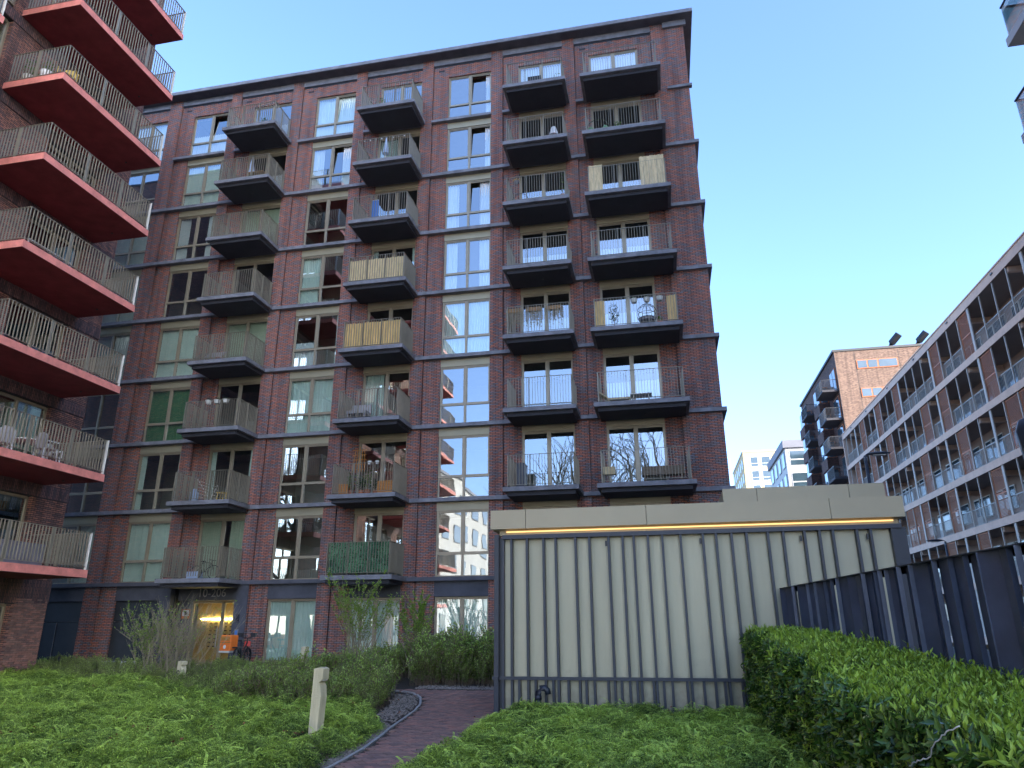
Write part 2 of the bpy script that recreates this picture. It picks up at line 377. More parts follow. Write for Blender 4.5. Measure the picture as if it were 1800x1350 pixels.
# rear mass, floors, party walls (rooms behind the glass)
mpart(MB().box(-34, -26.0, 27.19, 44, 0, 28.04), 'wall', 'brick')
mpart(MB().box(-26.0, 2.54, 30.4, 44, 0, 28.04), 'rear_wall', 'interior')
mpart(MB().box(2.44, 2.54, 27.6, 30.4, 0, 28.04), 'side_wall', 'brick')
for z in FL: mpart(MB().box(-26, 2.44, 27.6, 30.4, z-.3, z-.02, 0), 'floor_slab', 'interior_floor')
for x0, x1 in piers+[(-26.1, -26)]: mpart(MB().box((x0+x1)/2-.08, (x0+x1)/2+.08, 27.6, 30.4, .1, 28.04), 'party_wall', 'interior')
# roof
mpart(MB().box(-34, 2.96, 26.63, 45, 28.04, 28.06, 1).box(-34, 2.96, 26.61, 45, 28.06, 28.24, 0), 'roof', ['concrete_edge', 'concrete'])
for k in 'ABCDEFGZ':
    a = G0.get(k, -26); b = WX[k][1] if k != 'G' else 1.04
    mpart(MB().box(a, b, 27.13, 27.19, 27.72, 28.04), 'cornice_band', 'concrete_edge')
    mpart(MB().box(a+.02, b, 27.175, 27.19, 27.62, 27.72), 'cornice_shadow_strip', 'black')  # black strip below the band: its shade drawn in colour, no gap cut
mpart(MB().box(1.6, 2.66, 27.0, 27.13, 27.74, 28.04), 'cornice_band', 'concrete_edge')
# string courses
for i, z in enumerate(FL):
    if i < 7:
        mb = MB().box(-34, 2.7, 26.96, 27.25, z-.15, z); mb.box(2.5, 2.7, 27.25, 42, z-.15, z)
        mpart(mb, 'string_course', 'concrete_edge' if i else 'concrete')
    else:
        for k in 'ABCDEFGZ':
            a = G0.get(k, -26); b = WX[k][1] if k != 'G' else 1.04
            mpart(MB().box(a+.01, b-.005, 27.0, 27.3, z-.13, z), 'string_course', 'concrete_edge')
        mpart(MB().box(1.6, 2.66, 27.0, 27.2, z-.13, z), 'string_course', 'concrete_edge')
# ventilation slots in the top spandrel
for k in 'BCEGA':
    mpart(MB().box(G0[k]+.25, G0[k]+.55, 27.18, 27.2, 27.35, 27.45), 'vent', 'black')

def curtain_mesh(w, h, seed, amp=.035, fold=.11):
    r = random.Random(seed); mb = MB(); n = max(4, int(w/.03)); ph = r.random()*6
    for zz in (0, h):
        for i in range(n+1):
            x = w*i/n
            y = amp*math.sin(x/fold*6.28+ph+.8*math.sin(x*3+ph))*(1 if zz else 1.3)
            mb.v.append((x, y, zz))
    for i in range(n): mb.f.append((i, i+1, n+1+i+1, n+1+i)); mb.mi.append(0)
    return mb
def window(x0, x1, z0, z1, Y, parent_fn, cur='none', door=False, tilt=False, mat='frame', glass='glass', seed=0, wall=None, far=False):
    """frame + panes + curtain, drawn in a facade facing -Y; returns the frame object"""
    r = random.Random(seed)
    mb = MB(); f = .055; d0, d1 = Y, Y+.1; xm = (x0+x1)/2
    mb.box(x0, x0+f, d0, d1, z0, z1).box(x1-f, x1, d0, d1, z0, z1)
    mb.box(x0+f, x1-f, d0, d1, z1-f, z1).box(x0+f, x1-f, d0, d1, z0, z0+f)
    mb.box(xm-.045, xm+.045, d0-.005, d1, z0+f, z1-f)
    zt = z0+.86
    if not door:
        mb.box(x0+f, xm-.045, d0+.001, d1, zt-.035, zt+.035).box(xm+.045, x1-f, d0+.001, d1, zt-.035, zt+.035)
    cells = []
    for a, b in ((x0+f, xm-.045), (xm+.045, x1-f)):
        if door: cells.append((a, b, z0+f, z1-f, 1))
        else: cells.append((a, b, z0+f, zt-.035, 0)); cells.append((a, b, zt+.035, z1-f, 1))
    # inner sash lines of the opening lights
    for a, b, c, d, op in cells:
        if op:
            s = .04; y0, y1 = d0+.025, d0+.07
            mb.box(a, a+s, y0, y1, c, d).box(b-s, b, y0, y1, c, d).box(a+s, b-s, y0, y1, c, c+s).box(a+s, b-s, y0, y1, d-s, d)
    fr = parent_fn(mb, 'balcony_door' if door else 'window', mat)
    for i, (a, b, c, d, op) in enumerate(cells):
        s = .04 if op else 0
        w, h = b-a-2*s, d-c-2*s
        p = MB().box(-w/2, w/2, 0, .01, 0, h, skip=(4,)).build('pane', glass, fr, loc=((a+b)/2, Y+.045, c+s))
        if tilt and op and a > xm: p.rotation_euler.x = -R(5.5); p.location.y += .02
        else: p.rotation_euler = (R(r.uniform(-.35, .35)), 0, R(r.uniform(-.3, .3)))
    W = x1-x0; H = z1-z0; yc = Y+.17
    def cu(a, b, m, zlo=0, zhi=None):
        zhi = zhi or H-.05
        curtain_mesh(b-a, zhi-zlo, seed+int(a*10)).build('curtain', m, fr, loc=(x0+a, yc, z0+zlo))
    if cur in ('full', 'fullw', 'fullg', 'fullb'):
        cu(.02, W-.02, {'full': 'curtain', 'fullw': 'curtain_white', 'fullg': 'curtain_green', 'fullb': 'curtain_beige'}[cur])
    if cur == 'both': cu(.02, W*.27, 'curtain_white'); cu(W*.73, W-.02, 'curtain_white')
    if cur == 'edges': cu(.02, W*.13, 'curtain'); cu(W*.88, W-.02, 'curtain')
    if cur == 'left': cu(.02, W*.42, 'curtain')
    if cur == 'right': cu(W*.84, W-.02, 'curtain_white')
    if cur == 'halfw': cu(.02, W-.02, 'curtain_white', 0, H*.55)
    if cur == 'gap': cu(.02, W*.42, 'curtain_beige'); cu(W*.62, W-.02, 'curtain_beige')
    if cur == 'leftw': cu(.02, W*.45, 'curtain_white', 0, H*.5); cu(W*.9, W-.02, 'curtain')
    return fr
CUR = {'Z': ['full', 'none', 'none', 'full', 'full', 'full', 'none', 'full'],
       'A': ['full', 'edges', 'fullg', 'full', 'none', 'both', 'full', 'halfw'],
       'C': ['none', 'none', 'full', 'leftw', 'left', 'none', 'both', 'full'],
       'E': ['none', 'none', 'none', 'full', 'both', 'both', 'right', 'right'],
       'B': ['gap', 'edges', 'none', 'fullb', 'none', 'fullb', 'halfw', 'halfw'],
       'D': ['none', 'none', 'left', 'none', 'edges', 'halfw', 'left', 'halfw'],
       'F': ['none', 'none', 'none', 'halfw', 'halfw', 'halfw', 'none', 'fullw'],
       'G': ['none', 'none', 'halfw', 'halfw', 'halfw', 'halfw', 'none', 'fullw']}
TILT = {('A', 7), ('C', 7), ('C', 6), ('E', 7), ('E', 6), ('E', 5), ('Z', 3)}
sd = 100
for k in 'ZABCDEFG':
    x0, x1 = WX[k]; door = k in 'BDFG'
    for i, z in enumerate(FL):
        sd += 7
        top = z+2.53
        window(x0, x1, z+.002, top, 27.26, mpart, CUR[k][i], door, (k, i) in TILT, seed=sd)
        if i < 7: mpart(MB().box(x0, x1, 27.22, 27.34, top, FL[i+1]-.15), 'lintel_panel', 'lintel')
# ground floor windows and dark panels
for k in 'CDE':
    x0, x1 = WX[k]; sd += 7
    window(x0, x1, .36, 2.72, 27.3, mpart, 'full', True, seed=sd)
for k in 'FG':
    x0, x1 = WX[k]; sd += 7
    window(x0, x1, .36, 2.72, 27.3, mpart, 'none', True, seed=sd)
for k in 'ZACDEFG':
    x0, x1 = WX[k]
    mpart(MB().box(x0, x1, 27.17, 27.5, 2.73, FL[0]-.15), 'concrete_lintel', 'lintel_c')
    mpart(MB().box(x0, x1, 27.25, 27.6, .1, .36), 'sill_wall', 'concrete')
for k in 'ZA':
    x0, x1 = WX[k]
    for z0, z1 in ((.36, 1.9), (1.92, 2.72)):
        mpart(MB().box(x0, x1, 27.28, 27.5, z0, z1), 'dark_panel', 'dark_panel')
mpart(MB().box(-25.15, -25.13, 27.26, 27.29, .36, 1.9), 'panel_joint_strip', 'grey_steel')

# entrance in bay B
ent = MB()
ent.box(-20.28, -19.78, 27.05, 27.98, .2, 3.29); ent.box(-16.88, -16.32, 27.05, 27.98, .2, 3.29)
ent.box(-19.78, -16.88, 27.5, 27.9, 2.72, 3.29)
mpart(ent, 'entrance_surround', 'lintel_c')
mpart(MB().box(-19.78, -19.3, 27.88, 27.98, .25, 2.72), 'entrance_side_panel', 'concrete')
dr = MB()
for a, b in ((-19.3, -19.22), (-17.95, -17.80), (-16.96, -16.88)): dr.box(a, b, 27.9, 27.98, .27, 2.7)
dr.box(-19.22, -16.96, 27.9, 27.98, 2.62, 2.7).box(-19.22, -16.96, 27.9, 27.98, .27, .36)
dro = mpart(dr, 'entrance_door', 'frame')
MB().box(-19.22, -17.95, 27.93, 27.94, .36, 2.62).build('pane', 'glass_clear', dro); MB().box(-17.80, -16.96, 27.93, 27.94, .36, 2.62).build('pane', 'glass_clear', dro)
MB().bar((-18.02, 27.86, .9), (-18.02, 27.86, 1.7), .03).build('handle', 'grey_steel', dro)
mw = MB().box(-19.7, -16.4, 28.9, 29.3, .25, 2.75)
mwo = mpart(mw, 'mailbox_wall', 'mail')
mm = MB()
for r_ in range(7):
    for c_ in range(11):
        x = -19.1+c_*.235; z = .85+r_*.155
        mm.box(x+.05, x+.16, 28.885, 28.9, z+.05, z+.09)
mm.build('mail_slots', 'black', mwo, kind='stuff')
mpart(MB().box(-19.5, -16.5, 28.84, 28.88, 1.98, 2.03), 'light_strip', 'led2')
mpart(MB().box(-19.4, -16.6, 28.0, 28.84, 2.76, 2.8), 'entrance_ceiling', 'mail')
# intercom etc. on the right hand column
mpart(MB().box(-16.70, -16.58, 27.0, 27.05, 1.9, 2.15), 'wall_lamp', 'navy')
ic = mpart(MB().box(-16.72, -16.56, 27.03, 27.05, 1.15, 1.6), 'intercom', 'concrete_edge')
MB().box(-16.69, -16.59, 27.015, 27.03, 1.2, 1.55).build('intercom_screen', 'blue', ic)
# lettering
def text(body, size, mat, parent, loc, rot=(R(90), 0, 0), ext=.01, name='lettering', align='CENTER', bold=0):
    c = bpy.data.curves.new(name, 'FONT'); c.body = body; c.size = size; c.extrude = ext; c.align_x = align; c.align_y = 'CENTER'; c.offset = bold
    tmp = bpy.data.objects.new('tmp', c); COL.objects.link(tmp)
    dg = bpy.context.evaluated_depsgraph_get(); me = bpy.data.meshes.new_from_object(tmp.evaluated_get(dg)); bpy.data.objects.remove(tmp)
    me.materials.clear(); me.materials.append(M[mat]); me.name = name
    o = link(name, me, parent, loc, rot); return o
text('10-206', .46, 'chair_grey', main, Vector((-18.2, 27.48, 2.99))+MO, name='house_number', bold=-.004)

# balconies of the main building
BX = {k: (G0[k]+.37, G0[k]+3.15) for k in 'BDF'}; BX['G'] = (-2.15, 1.3)
BAL = []           # registry for things standing on balconies
def rail_run(mb_r, mb_b, p0, p1, z, h, step=.105, single=None, deep=.038):
    """one straight run of railing: rails to mb_r, balusters to mb_b (or list)"""
    p0 = Vector(p0); p1 = Vector(p1); L = (p1-p0).length; t = (p1-p0)/L; nrm = Vector((-t.y, t.x, 0))
    mb_r.bar(p0+Vector((0, 0, z+h)), p1+Vector((0, 0, z+h)), .045, .012)
    mb_r.bar(p0+Vector((0, 0, z+.09)), p1+Vector((0, 0, z+.09)), .04, .012)
    n = int(L/step)
    for i in range(1, n):
        c = p0+t*(L*i/n)
        if single is not None: single.append((c, t)); continue
        a = nrm*deep/2; b = t*.006; nn = len(mb_b.v)
        for zz in (z+.09, z+h):
            for s1, s2 in ((-1, -1), (1, -1), (1, 1), (-1, 1)): q = c+a*s1+b*s2; mb_b.v.append((q.x, q.y, zz))
        for f in FACES[2:]: mb_b.f.append(tuple(nn+i for i in f)); mb_b.mi.append(0)
def single_balusters(lst, z, h, parent, cache={}, deep=.038, mat='rail', name='baluster'):
    key = (round(h, 3), mat)
    if key not in cache: cache[key] = MB().box(-.006, .006, -deep/2, deep/2, 0, h-.09).mesh(name, mat)
    for c, t in lst:
        link(name, cache[key], parent, (c.x, c.y, z+.09), (0, 0, math.atan2(t.y, t.x)))
for k in 'BDFG':
    x0, x1 = BX[k]
    for i, z in enumerate(FL):
        YF = 25.42; T = z+.012
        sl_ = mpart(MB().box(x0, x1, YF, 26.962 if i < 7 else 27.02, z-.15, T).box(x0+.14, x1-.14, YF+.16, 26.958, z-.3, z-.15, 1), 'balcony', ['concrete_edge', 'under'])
        MB().lathe(((x0+x1)/2+.1, 26.3, z-.325), [(.035, 0), (.035, .03)], 10).build('drain', 'black', sl_)
        ins = .17; a, b, yf = x0+ins, x1-ins, YF+.13
        rm = MB(); bm_ = MB(); single = [] if (k, i) in (('B', 0), ('B', 1), ('D', 1), ('F', 1), ('G', 1)) else None
        for p, q in (((a, yf, 0), (b, yf, 0)), ((b, yf, 0), (b, 27.05, 0)), ((a, 27.05, 0), (a, yf, 0))):
            rail_run(rm, bm_, p, q, T, 1.2, single=single)
        rm.build('handrail', 'rail', sl_)
        if single is None: bm_.build('balusters', 'rail', sl_, kind='stuff')
        else: single_balusters(single, T, 1.2, sl_)
        ps = MB().box(-.006, .006, -.045, .045, 0, 1.2).mesh('post', 'rail')
        for (px, py, rz) in ((a, yf, 0), (b, yf, 0), (a+(b-a)/3, yf, 0), (a+(b-a)*2/3, yf, 0), (a, 26.95, R(90)), (b, 26.95, R(90)), (a, (yf+26.95)/2, R(90)), (b, (yf+26.95)/2, R(90))):
            o = link('post', ps, sl_, (px, py, T), (0, 0, rz))
            if (px, py) == (a, yf) : o.scale = (2, 1, 1)
# ------------------------------------------------------------------ red balcony building
redb = thing('apartment_building', 'brown brick apartment block on the left with broad coral red balconies', 'building', (-19.85, 21, 0))
RO = Vector((19.85, -21, 0)); RX = -19.85
RL = [3.36+3*k for k in range(-1, 9)]
def rpart(mb, name, mats, parent=None, **k):
    o = mb.build(name, mats, redb if parent is None else parent, **k)
    if parent is None: o.location = RO
    return o
pitch = 6.9
y_groups = [15.2-pitch*j for j in range(0, 4)]         # near edge of balconies
opens = []
for y in y_groups: opens += [(y+2.05, y+4.4), (y-2.3, y-.2)]
opens.sort()
YMIN = -8.2
for li, z in enumerate(RL):
    if z > 27: rpart(MB().box(RX-.35, RX, YMIN, 21.0, z-.25, 28.4), 'parapet', 'brick_dark'); continue
    ztop = z+2.32 if li else z+2.0
    z0 = z-.25 if li else 0
    prev = YMIN; wallmb = []
    for a, b in opens+[(21.0, 21.0)]:
        if a-prev > .05: rpart(MB().box(RX-.35, RX, prev, a, z0, ztop+.02), 'brick_pier', 'brick_dark')
        prev = b
    rpart(MB().box(RX-.35, RX+.012, YMIN, 21.012, ztop+.04, z+2.75), 'soldier_course', 'brick_soldier')
    rpart(MB().box(RX-.35, RX-.01, YMIN, 20.99, ztop+.02, ztop+.04), 'joint', 'black')
    for j, (a, b) in enumerate(opens):
        if a < -9 and li > 6: continue
        # frame in a wall facing +X
        f = .07; xa, xb = RX-.24, RX-.16; ym = (a+b)/2; zb = z+.02 if li else .3
        mb = MB().box(xa, xb, a, a+f, zb, ztop).box(xa, xb, b-f, b, zb, ztop).box(xa, xb, a+f, b-f, ztop-f, ztop+.02).box(xa, xb, a+f, b-f, zb, zb+f).box(xa, xb, ym-.05, ym+.05, zb+f, ztop-f)
        fr = rpart(mb, 'window', 'frame')
        for p, q in ((a+f, ym-.05), (ym+.05, b-f)):
            MB().box(RX-.21, RX-.2, p, q, zb+f, ztop-f).build('pane', 'glass_dark' if (j+li) % 3 else 'glass', fr)
        rr = random.Random(j*31+li)
        if a > 5:
            cm = rr.choice(['curtain', 'curtain', 'curtain_beige', None, 'curtain'])
            if cm:
                c = curtain_mesh((b-a)*.96, ztop-zb-.1, j*7+li).build('curtain', cm, fr); c.rotation_euler = (0, 0, R(90)); c.location = (RX-.34, a+.05, zb)
rpart(MB().box(-34, RX-2.5, YMIN, 20.9, 0, 28.2), 'rear_wall', 'interior')
rpart(MB().box(-34, RX-.35, 20.75, 21.0, 0, 28.4), 'end_wall', 'brick_dark')
rpart(MB().box(-34, RX-.35, YMIN, YMIN+.3, 0, 28.4), 'end_wall', 'brick_dark')
for z in RL: rpart(MB().box(RX-2.5, RX-.35, YMIN, 20.75, z-.25, z), 'floor_slab', 'interior_floor')
rpart(MB().box(-34.1, RX+.05, YMIN-.05, 21.05, 28.4, 28.5), 'roof', 'concrete')
for gi, y in enumerate(y_groups):
    for li, z in enumerate(RL):
        if li == 0 or z > 33: continue
        x0, x1, ya, yb = RX+.01, -17.57, y, y+4.7
        T = z
        s = rpart(MB().box(x0, x1, ya, yb, z-.235, T-.001, 0, skip=(0,)).box(x0, x1, ya, yb, z-.24, z-.236, 1), 'balcony', ['red', 'red_shaded'])
        rm = MB(); bm_ = MB(); ins = .06
        single = [] if (gi == 0 and li in (2, 3, 4)) else None
        pts = ((x0, ya+ins, 0), (x1-ins, ya+ins, 0), (x1-ins, yb-ins, 0), (x0, yb-ins, 0))
        for p, q in zip(pts[:-1], pts[1:]): rail_run(rm, bm_, p, q, T, 1.13, step=.115 if gi < 2 else .16, single=single, deep=.04)
        rm.build('handrail', 'rail', s)
        if single is None: bm_.build('balusters', 'rail', s, kind='stuff')
        else: single_balusters(single, T, 1.13, s, deep=.04)
        pm = MB().box(-.007, .007, -.05, .05, -.05, 1.13)
        pme = pm.mesh('post', 'rail')
        for q in ((x1-ins, ya+ins+1.56, R(90)), (x1-ins, ya+ins+3.1, R(90)), (x0+1.1, ya+ins, 0), (x0+1.1, yb-ins, 0)): link('post', pme, s, (q[0], q[1], T), (0, 0, q[2]+R(90)))
        MB().lathe((x0+1.2, yb-.5, z-.262), [(.035, 0), (.035, .022)], 8).build('drain', 'black', s)
        MB().box(x1-ins-.05, x1-ins+.05, yb-ins-.008, yb-ins+.008, T-.02, T+1.13).build('corner_post', 'post_white', s)
        MB().box(x1-ins-.012, x1-ins+.012, ya+ins-.012, ya+ins+.012, T, T+1.13).build('corner_post', 'rail', s)
# individually laid bricks at the foot of the left building's corner
bm_cache = [MB().box(0, .018, 0, .198, 0, .05).mesh('brick', m_) for m_ in ('paver2', 'paver3', 'paver')]
bh = MB().box(0, .018, 0, .09, 0, .05).mesh('brick', 'paver3')
cnt = 0
for r_ in range(40):
    z = .3+r_*.0625
    if z > 2.5: break
    y = 19.62+(.105 if r_ % 2 else 0)
    while y < 20.95 and cnt < 298:
        w = .198
        if y+w > 20.99: link('brick', bh, redb, (RX-.004+RO.x, y+RO.y, z)) ; cnt += 1; break
        link('brick', bm_cache[rnd.choice((0, 0, 1, 1, 2))], redb, (RX+rnd.uniform(-.008, -.002)+RO.x, y+RO.y, z)); cnt += 1
        y += .2095

# ------------------------------------------------------------------ gallery building on the right
gal = thing('gallery_building', 'long brown gallery access flats with thin pale uprights and rust louvre screens', 'building', (18, 36, 0))
def at0(parent):
    o = -parent.location
    def f(mb, name, mats, par=None, **k):
        ob = mb.build(name, mats, parent if par is None else par, **k)
        if par is None: ob.location = o
        return ob
    return f
gp = at0(gal); GX = 18.0; GY0, GY1 = 20.0, 73.6
GB = [18.85-3.05*k for k in range(7)]
gp(MB().box(GX+1.9, 30, GY0, GY1, 0, 19.2), 'wall', 'gal_wall')
for i, z in enumerate(GB):
    top = z+(.5 if i == 0 else .38)
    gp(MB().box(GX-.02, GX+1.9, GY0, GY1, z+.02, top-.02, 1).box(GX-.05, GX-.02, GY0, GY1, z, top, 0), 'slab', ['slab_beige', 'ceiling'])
gp(MB().box(GX-.1, 30, GY0, GY1+.1, 19.35, 19.42), 'roof', 'slab_beige')
gp(MB().box(GX-.08, 30, GY1, GY1+.2, 0, 19.36), 'end_wall', 'slab_beige')
pm = MB().box(-.03, .03, -.035, .035, 0, 3.05-.38).mesh('upright', 'upright')
pm2 = MB().box(-.03, .03, -.12, .12, 0, 3.05-.38).mesh('upright', 'upright')
lo_m = MB()
for j in range(38): lo_m.box(-.015, .015, .06, 1.6, .05+j*.068, .05+j*.068+.024)
lo_me = lo_m.mesh('louvre_slats', 'rust')
lf_me = MB().box(-.02, .02, .04, .09, 0, 2.65).box(-.02, .02, 1.57, 1.62, 0, 2.65).box(-.02, .02, .09, 1.57, 2.6, 2.65).box(-.02, .02, .09, 1.57, 0, .05).box(-.02, .02, .09, 1.57, 1.3, 1.35).mesh('louvre_frame', 'rust')
LOUV = {0: {4, 7, 12, 15, 18}, 1: {3, 7, 9, 14, 17, 20}, 2: {1, 2, 6, 10, 16}, 3: {4, 8, 11, 12, 13, 18}, 4: {2, 6, 9, 15}, 5: {0, 3, 5, 9}}
for k in range(6):
    zb = GB[k+1]+.38
    rail = MB(); gl = MB()
    rail.box(GX+.12, GX+.17, 30, GY1, zb+.98, zb+1.03).box(GX+.13, GX+.16, 30, GY1, zb+.1, zb+.13)
    y = 30.0
    while y < GY1: rail.box(GX+.13, GX+.15, y, y+.02, zb+.1, zb+1); y += .14
    gp(rail, 'railing', 'grey_steel', kind='stuff')
    gp(MB().box(GX-.04, GX+.2, 30, GY1, zb+.005, zb+.03), 'walkway_edge', 'slab_beige')
    for n_ in range(-3, 23):
        y = 35.56+1.69*n_
        if y > GY1-.1: continue
        o = link('upright', pm2 if n_ % 4 == 0 else pm, gal, Vector((GX+.03, y, zb))-gal.location)
        if n_ in LOUV[k] and n_ >= 0:
            lf = link('louvre_screen', lf_me, gal, Vector((GX+.08, y, zb))-gal.location)
            link('louvre_slats', lo_me, lf, (0, 0, 0), kind='stuff')
        if n_ % 2 == 0:   # windows and doors in the wall behind
            zz = zb
            fr = gp(MB().box(GX+1.84, GX+1.9, y, y+1.5, zz+.9, zz+2.2).box(GX+1.84, GX+1.9, y+1.6, y+2.5, zz+.02, zz+2.2), 'window', 'white' if (n_+k) % 3 == 0 else 'offwhite')
            MB().box(GX+1.82, GX+1.84, y+.07, y+1.43, zz+.97, zz+2.13).box(GX+1.82, GX+1.84, y+1.7, y+2.4, zz+1.1, zz+2.1).build('pane', 'glass_far', fr)
        if n_ % 4 == 1:
            gp(MB().box(GX+.1, GX+1.9, y-.12, y+.12, zb+2.4, zb+2.68), 'beam', 'slab_beige')
for y in (38.4, 45.0, 51.5, 58, 64.5, 70): gp(MB().box(GX-.1, GX-.05, y, y+.25, 19.12, 19.2), 'overflow_spout', 'black')

# ------------------------------------------------------------------ tan brick block, unlit sides in the shade-darkened brick
bb = thing('apartment_building', 'tan brick block with orange framed strip windows and dark hanging balconies beyond the gallery flats', 'building', (18.7, 75, 0)); bp_ = at0(bb)
bp_(MB().box(18.72, 42, 75.02, 95, 0, 28.5), 'wall', 'brick_tan_shaded')
bp_(MB().box(18.7, 42, 75, 75.3, 0, 28.52), 'front_wall', 'brick_tan')
bp_(MB().box(18.55, 42.1, 74.9, 95.1, 28.52, 28.75), 'roof', 'dark_panel')
for zt in (27.46, 24.43, 21.4, 18.4):
    fr = bp_(MB().box(20.7, 24.6, 74.93, 75.0, zt-.95, zt), 'window', 'terracotta')
    for a, b in ((20.78, 21.65), (21.78, 22.65), (22.8, 24.52)): MB().box(a, b, 74.91, 74.93, zt-.87, zt-.08).build('pane', 'glass_far', fr)
for x in (20.6, 24.75): bp_(MB().box(x, x+.03, 74.99, 75.01, 0, 28.4), 'joint', 'black')
for i in range(6):
    z = 24.6-3.0*i
    for yy in (75.35, 84.2):
        s = bp_(MB().box(17.1, 18.7, yy, yy+3.3, z-.22, z), 'balcony', 'under')
        mb = MB().box(17.12, 17.16, yy+.02, yy+3.28, z+1.05, z+1.1).box(17.12, 18.7, yy+.02, yy+.06, z+1.05, z+1.1).box(17.12, 18.7, yy+3.24, yy+3.28, z+1.05, z+1.1)
        for j in range(28): mb.box(17.12, 17.15, yy+.04+j*.118, yy+.06+j*.118, z, z+1.05)
        for j in range(12): mb.box(17.15+j*.13, 17.17+j*.13, yy+.02, yy+.05, z, z+1.05).box(17.15+j*.13, 17.17+j*.13, yy+3.24, yy+3.27, z, z+1.05)
        mb.build('railing', 'black', s)
        fr = bp_(MB().box(18.62, 18.7, yy+.2, yy+2.6, z+.05, z+2.4), 'balcony_door', 'terracotta')
        MB().box(18.59, 18.62, yy+.3, yy+1.3, z+.12, z+2.3).box(18.59, 18.62, yy+1.45, yy+2.5, z+.12, z+2.3).build('pane', 'glass_far', fr)
    for yy in (79.9, 89.0):
        s = bp_(MB().box(17.6, 18.7, yy, yy+3.0, z-1.3, z-.1), 'bay_box', 'brick_tan_shaded')
        fr = bp_(MB().box(17.75, 18.7, yy+.2, yy+2.8, z-.1, z+1.75), 'bay_window', 'terracotta')
        MB().box(17.72, 17.75, yy+.3, yy+2.7, z, z+1.65).box(17.9, 18.6, yy+.17, yy+.2, z, z+1.65).build('pane', 'glass_far', fr)
for nm, x in (('left', 24.6), ('right', 27.2)):
    mb = MB().tube([(x, 76.5, 28.6), (x, 76.5, 29.2), (x+.15, 76.2, 29.5), (x+.8, 75.6, 30.2)], .36, 12)
    fixed(mb.build('roof_flue', 'black'), f'fat black roof flue, the {nm} one of two on the tan brick block', 'flue', 'black flues on the tan block')

# ------------------------------------------------------------------ white block and cream block far behind
wb = thing('apartment_building', 'white clad block with grey roof edge and large blue windows in the distance', 'building', (18.6, 110, 0)); wp = at0(wb)
wp(MB().box(18.6, 34, 110, 127, 0, 26.6), 'wall', 'white_panel')
wp(MB().box(18.3, 34, 109.7, 127.3, 26.6, 27.75), 'roof', 'grey_roof')
for i in range(7):
    z = 23.9-3.3*i
    for a, b in ((19.1, 21.9), (22.7, 25.5), (26.3, 29.1)):
        fr = wp(MB().box(a, b, 109.93, 110, z, z+2.3), 'window', 'white')
        for c, d in ((z+.08, z+.85), (z+1.0, z+2.2)): MB().box(a+.08, b-.08, 109.9, 109.93, c, d).build('pane', 'glass_far', fr)
    for yy in (111, 115, 119, 123):
        fr = wp(MB().box(18.53, 18.6, yy, yy+2.2, z, z+2.3), 'window', 'grey_roof')
        MB().box(18.5, 18.53, yy+.1, yy+2.1, z+.1, z+2.2).build('pane', 'glass_far', fr)
yb_ = thing('apartment_building', 'cream yellow block lit by the sun, farthest building seen beside the dark brick tower', 'building', (18.84, 165, 0)); yp = at0(yb_)
yp(MB().box(18.84, 45, 165, 190, 0, 38.6), 'wall', 'tan_paint')
yp(MB().box(18.7, 45, 164.9, 190.1, 38.6, 38.9), 'roof', 'grey_steel')
for i in range(9):
    z = 35.2-3.15*i
    for a, b in ((20.3, 22.0), (22.6, 24.6), (25.9, 27.9), (28.3, 30.3), (31.5, 33.5), (34, 36)):
        fr = yp(MB().box(a, b, 164.93, 165, z, z+2.3), 'window', 'white')
        MB().box(a+.1, b-.1, 164.9, 164.93, z+.8, z+2.2).box(a+.1, b-.1, 164.9, 164.93, z+.1, z+.7).build('pane', 'glass_far', fr)
    for yy in (167, 171, 175, 179, 183, 187):
        fr = yp(MB().box(18.78, 18.84, yy, yy+1.6, z, z+2.2), 'window', 'offwhite')
        MB().box(18.75, 18.78, yy+.1, yy+1.5, z+.1, z+2.1).build('pane', 'glass_far', fr)
mb = MB().tube([(19.2, 205, 46.6), (21.2, 205, 46.6)], .12, 6).bar((16, 215, 46.5), (19.5, 215, 46.5), .2)
cr = thing('crane', 'thin grey tower crane jib far off left of the cream block', 'crane', (19, 215, 0)); cp = at0(cr)
cp(MB().bar((20.6, 215, 0), (20.6, 215, 48), .5), 'mast', 'grey_steel'); cp(MB().bar((15, 215, 45), (25, 215, 45.3), .35).bar((20.6, 215, 48), (16, 215, 45.2), .1), 'jib', 'grey_steel')

# ------------------------------------------------------------------ tower whose balcony corners show at the top right
tw = thing('tower_block', 'tall grey tower whose balcony corners with glass rails poke in at the top right', 'building', (11.5, 17, 0)); tp = at0(tw)
tp(MB().box(11.6, 30, -16, 17.0, 0, 53), 'wall', 'tower')
for i in range(17):
    z = 1.3+3.0*i
    bx_ = 9.82 if i % 2 else 9.56
    sbal = tp(MB().box(bx_, 11.6, 12.4, 17.5, z-.24, z), 'balcony', 'tower')
    if i > 2:
        MB().box(bx_+.06, bx_+.08, 12.5, 17.44, z+.05, z+1.0).box(bx_+.08, 11.6, 17.42, 17.44, z+.05, z+1.0).build('glass_rail', 'glass', sbal)
        MB().box(bx_+.04, bx_+.09, 12.5, 17.46, z+1.0, z+1.04).box(bx_+.09, 11.6, 17.41, 17.46, z+1.0, z+1.04).build('handrail', 'navy', sbal)
        fr = tp(MB().box(11.54, 11.6, 13, 16.4, z+.05, z+2.4), 'balcony_door', 'black')
        MB().box(11.5, 11.54, 13.1, 16.3, z+.15, z+2.3).build('pane', 'glass_far', fr)
        for yy in (8, 2, -4, -10):
            fr = tp(MB().box(11.55, 11.6, yy, yy+3, z+.3, z+2.2), 'window', 'black')
            MB().box(11.52, 11.55, yy+.1, yy+2.9, z+.4, z+2.1).build('pane', 'glass_far', fr)

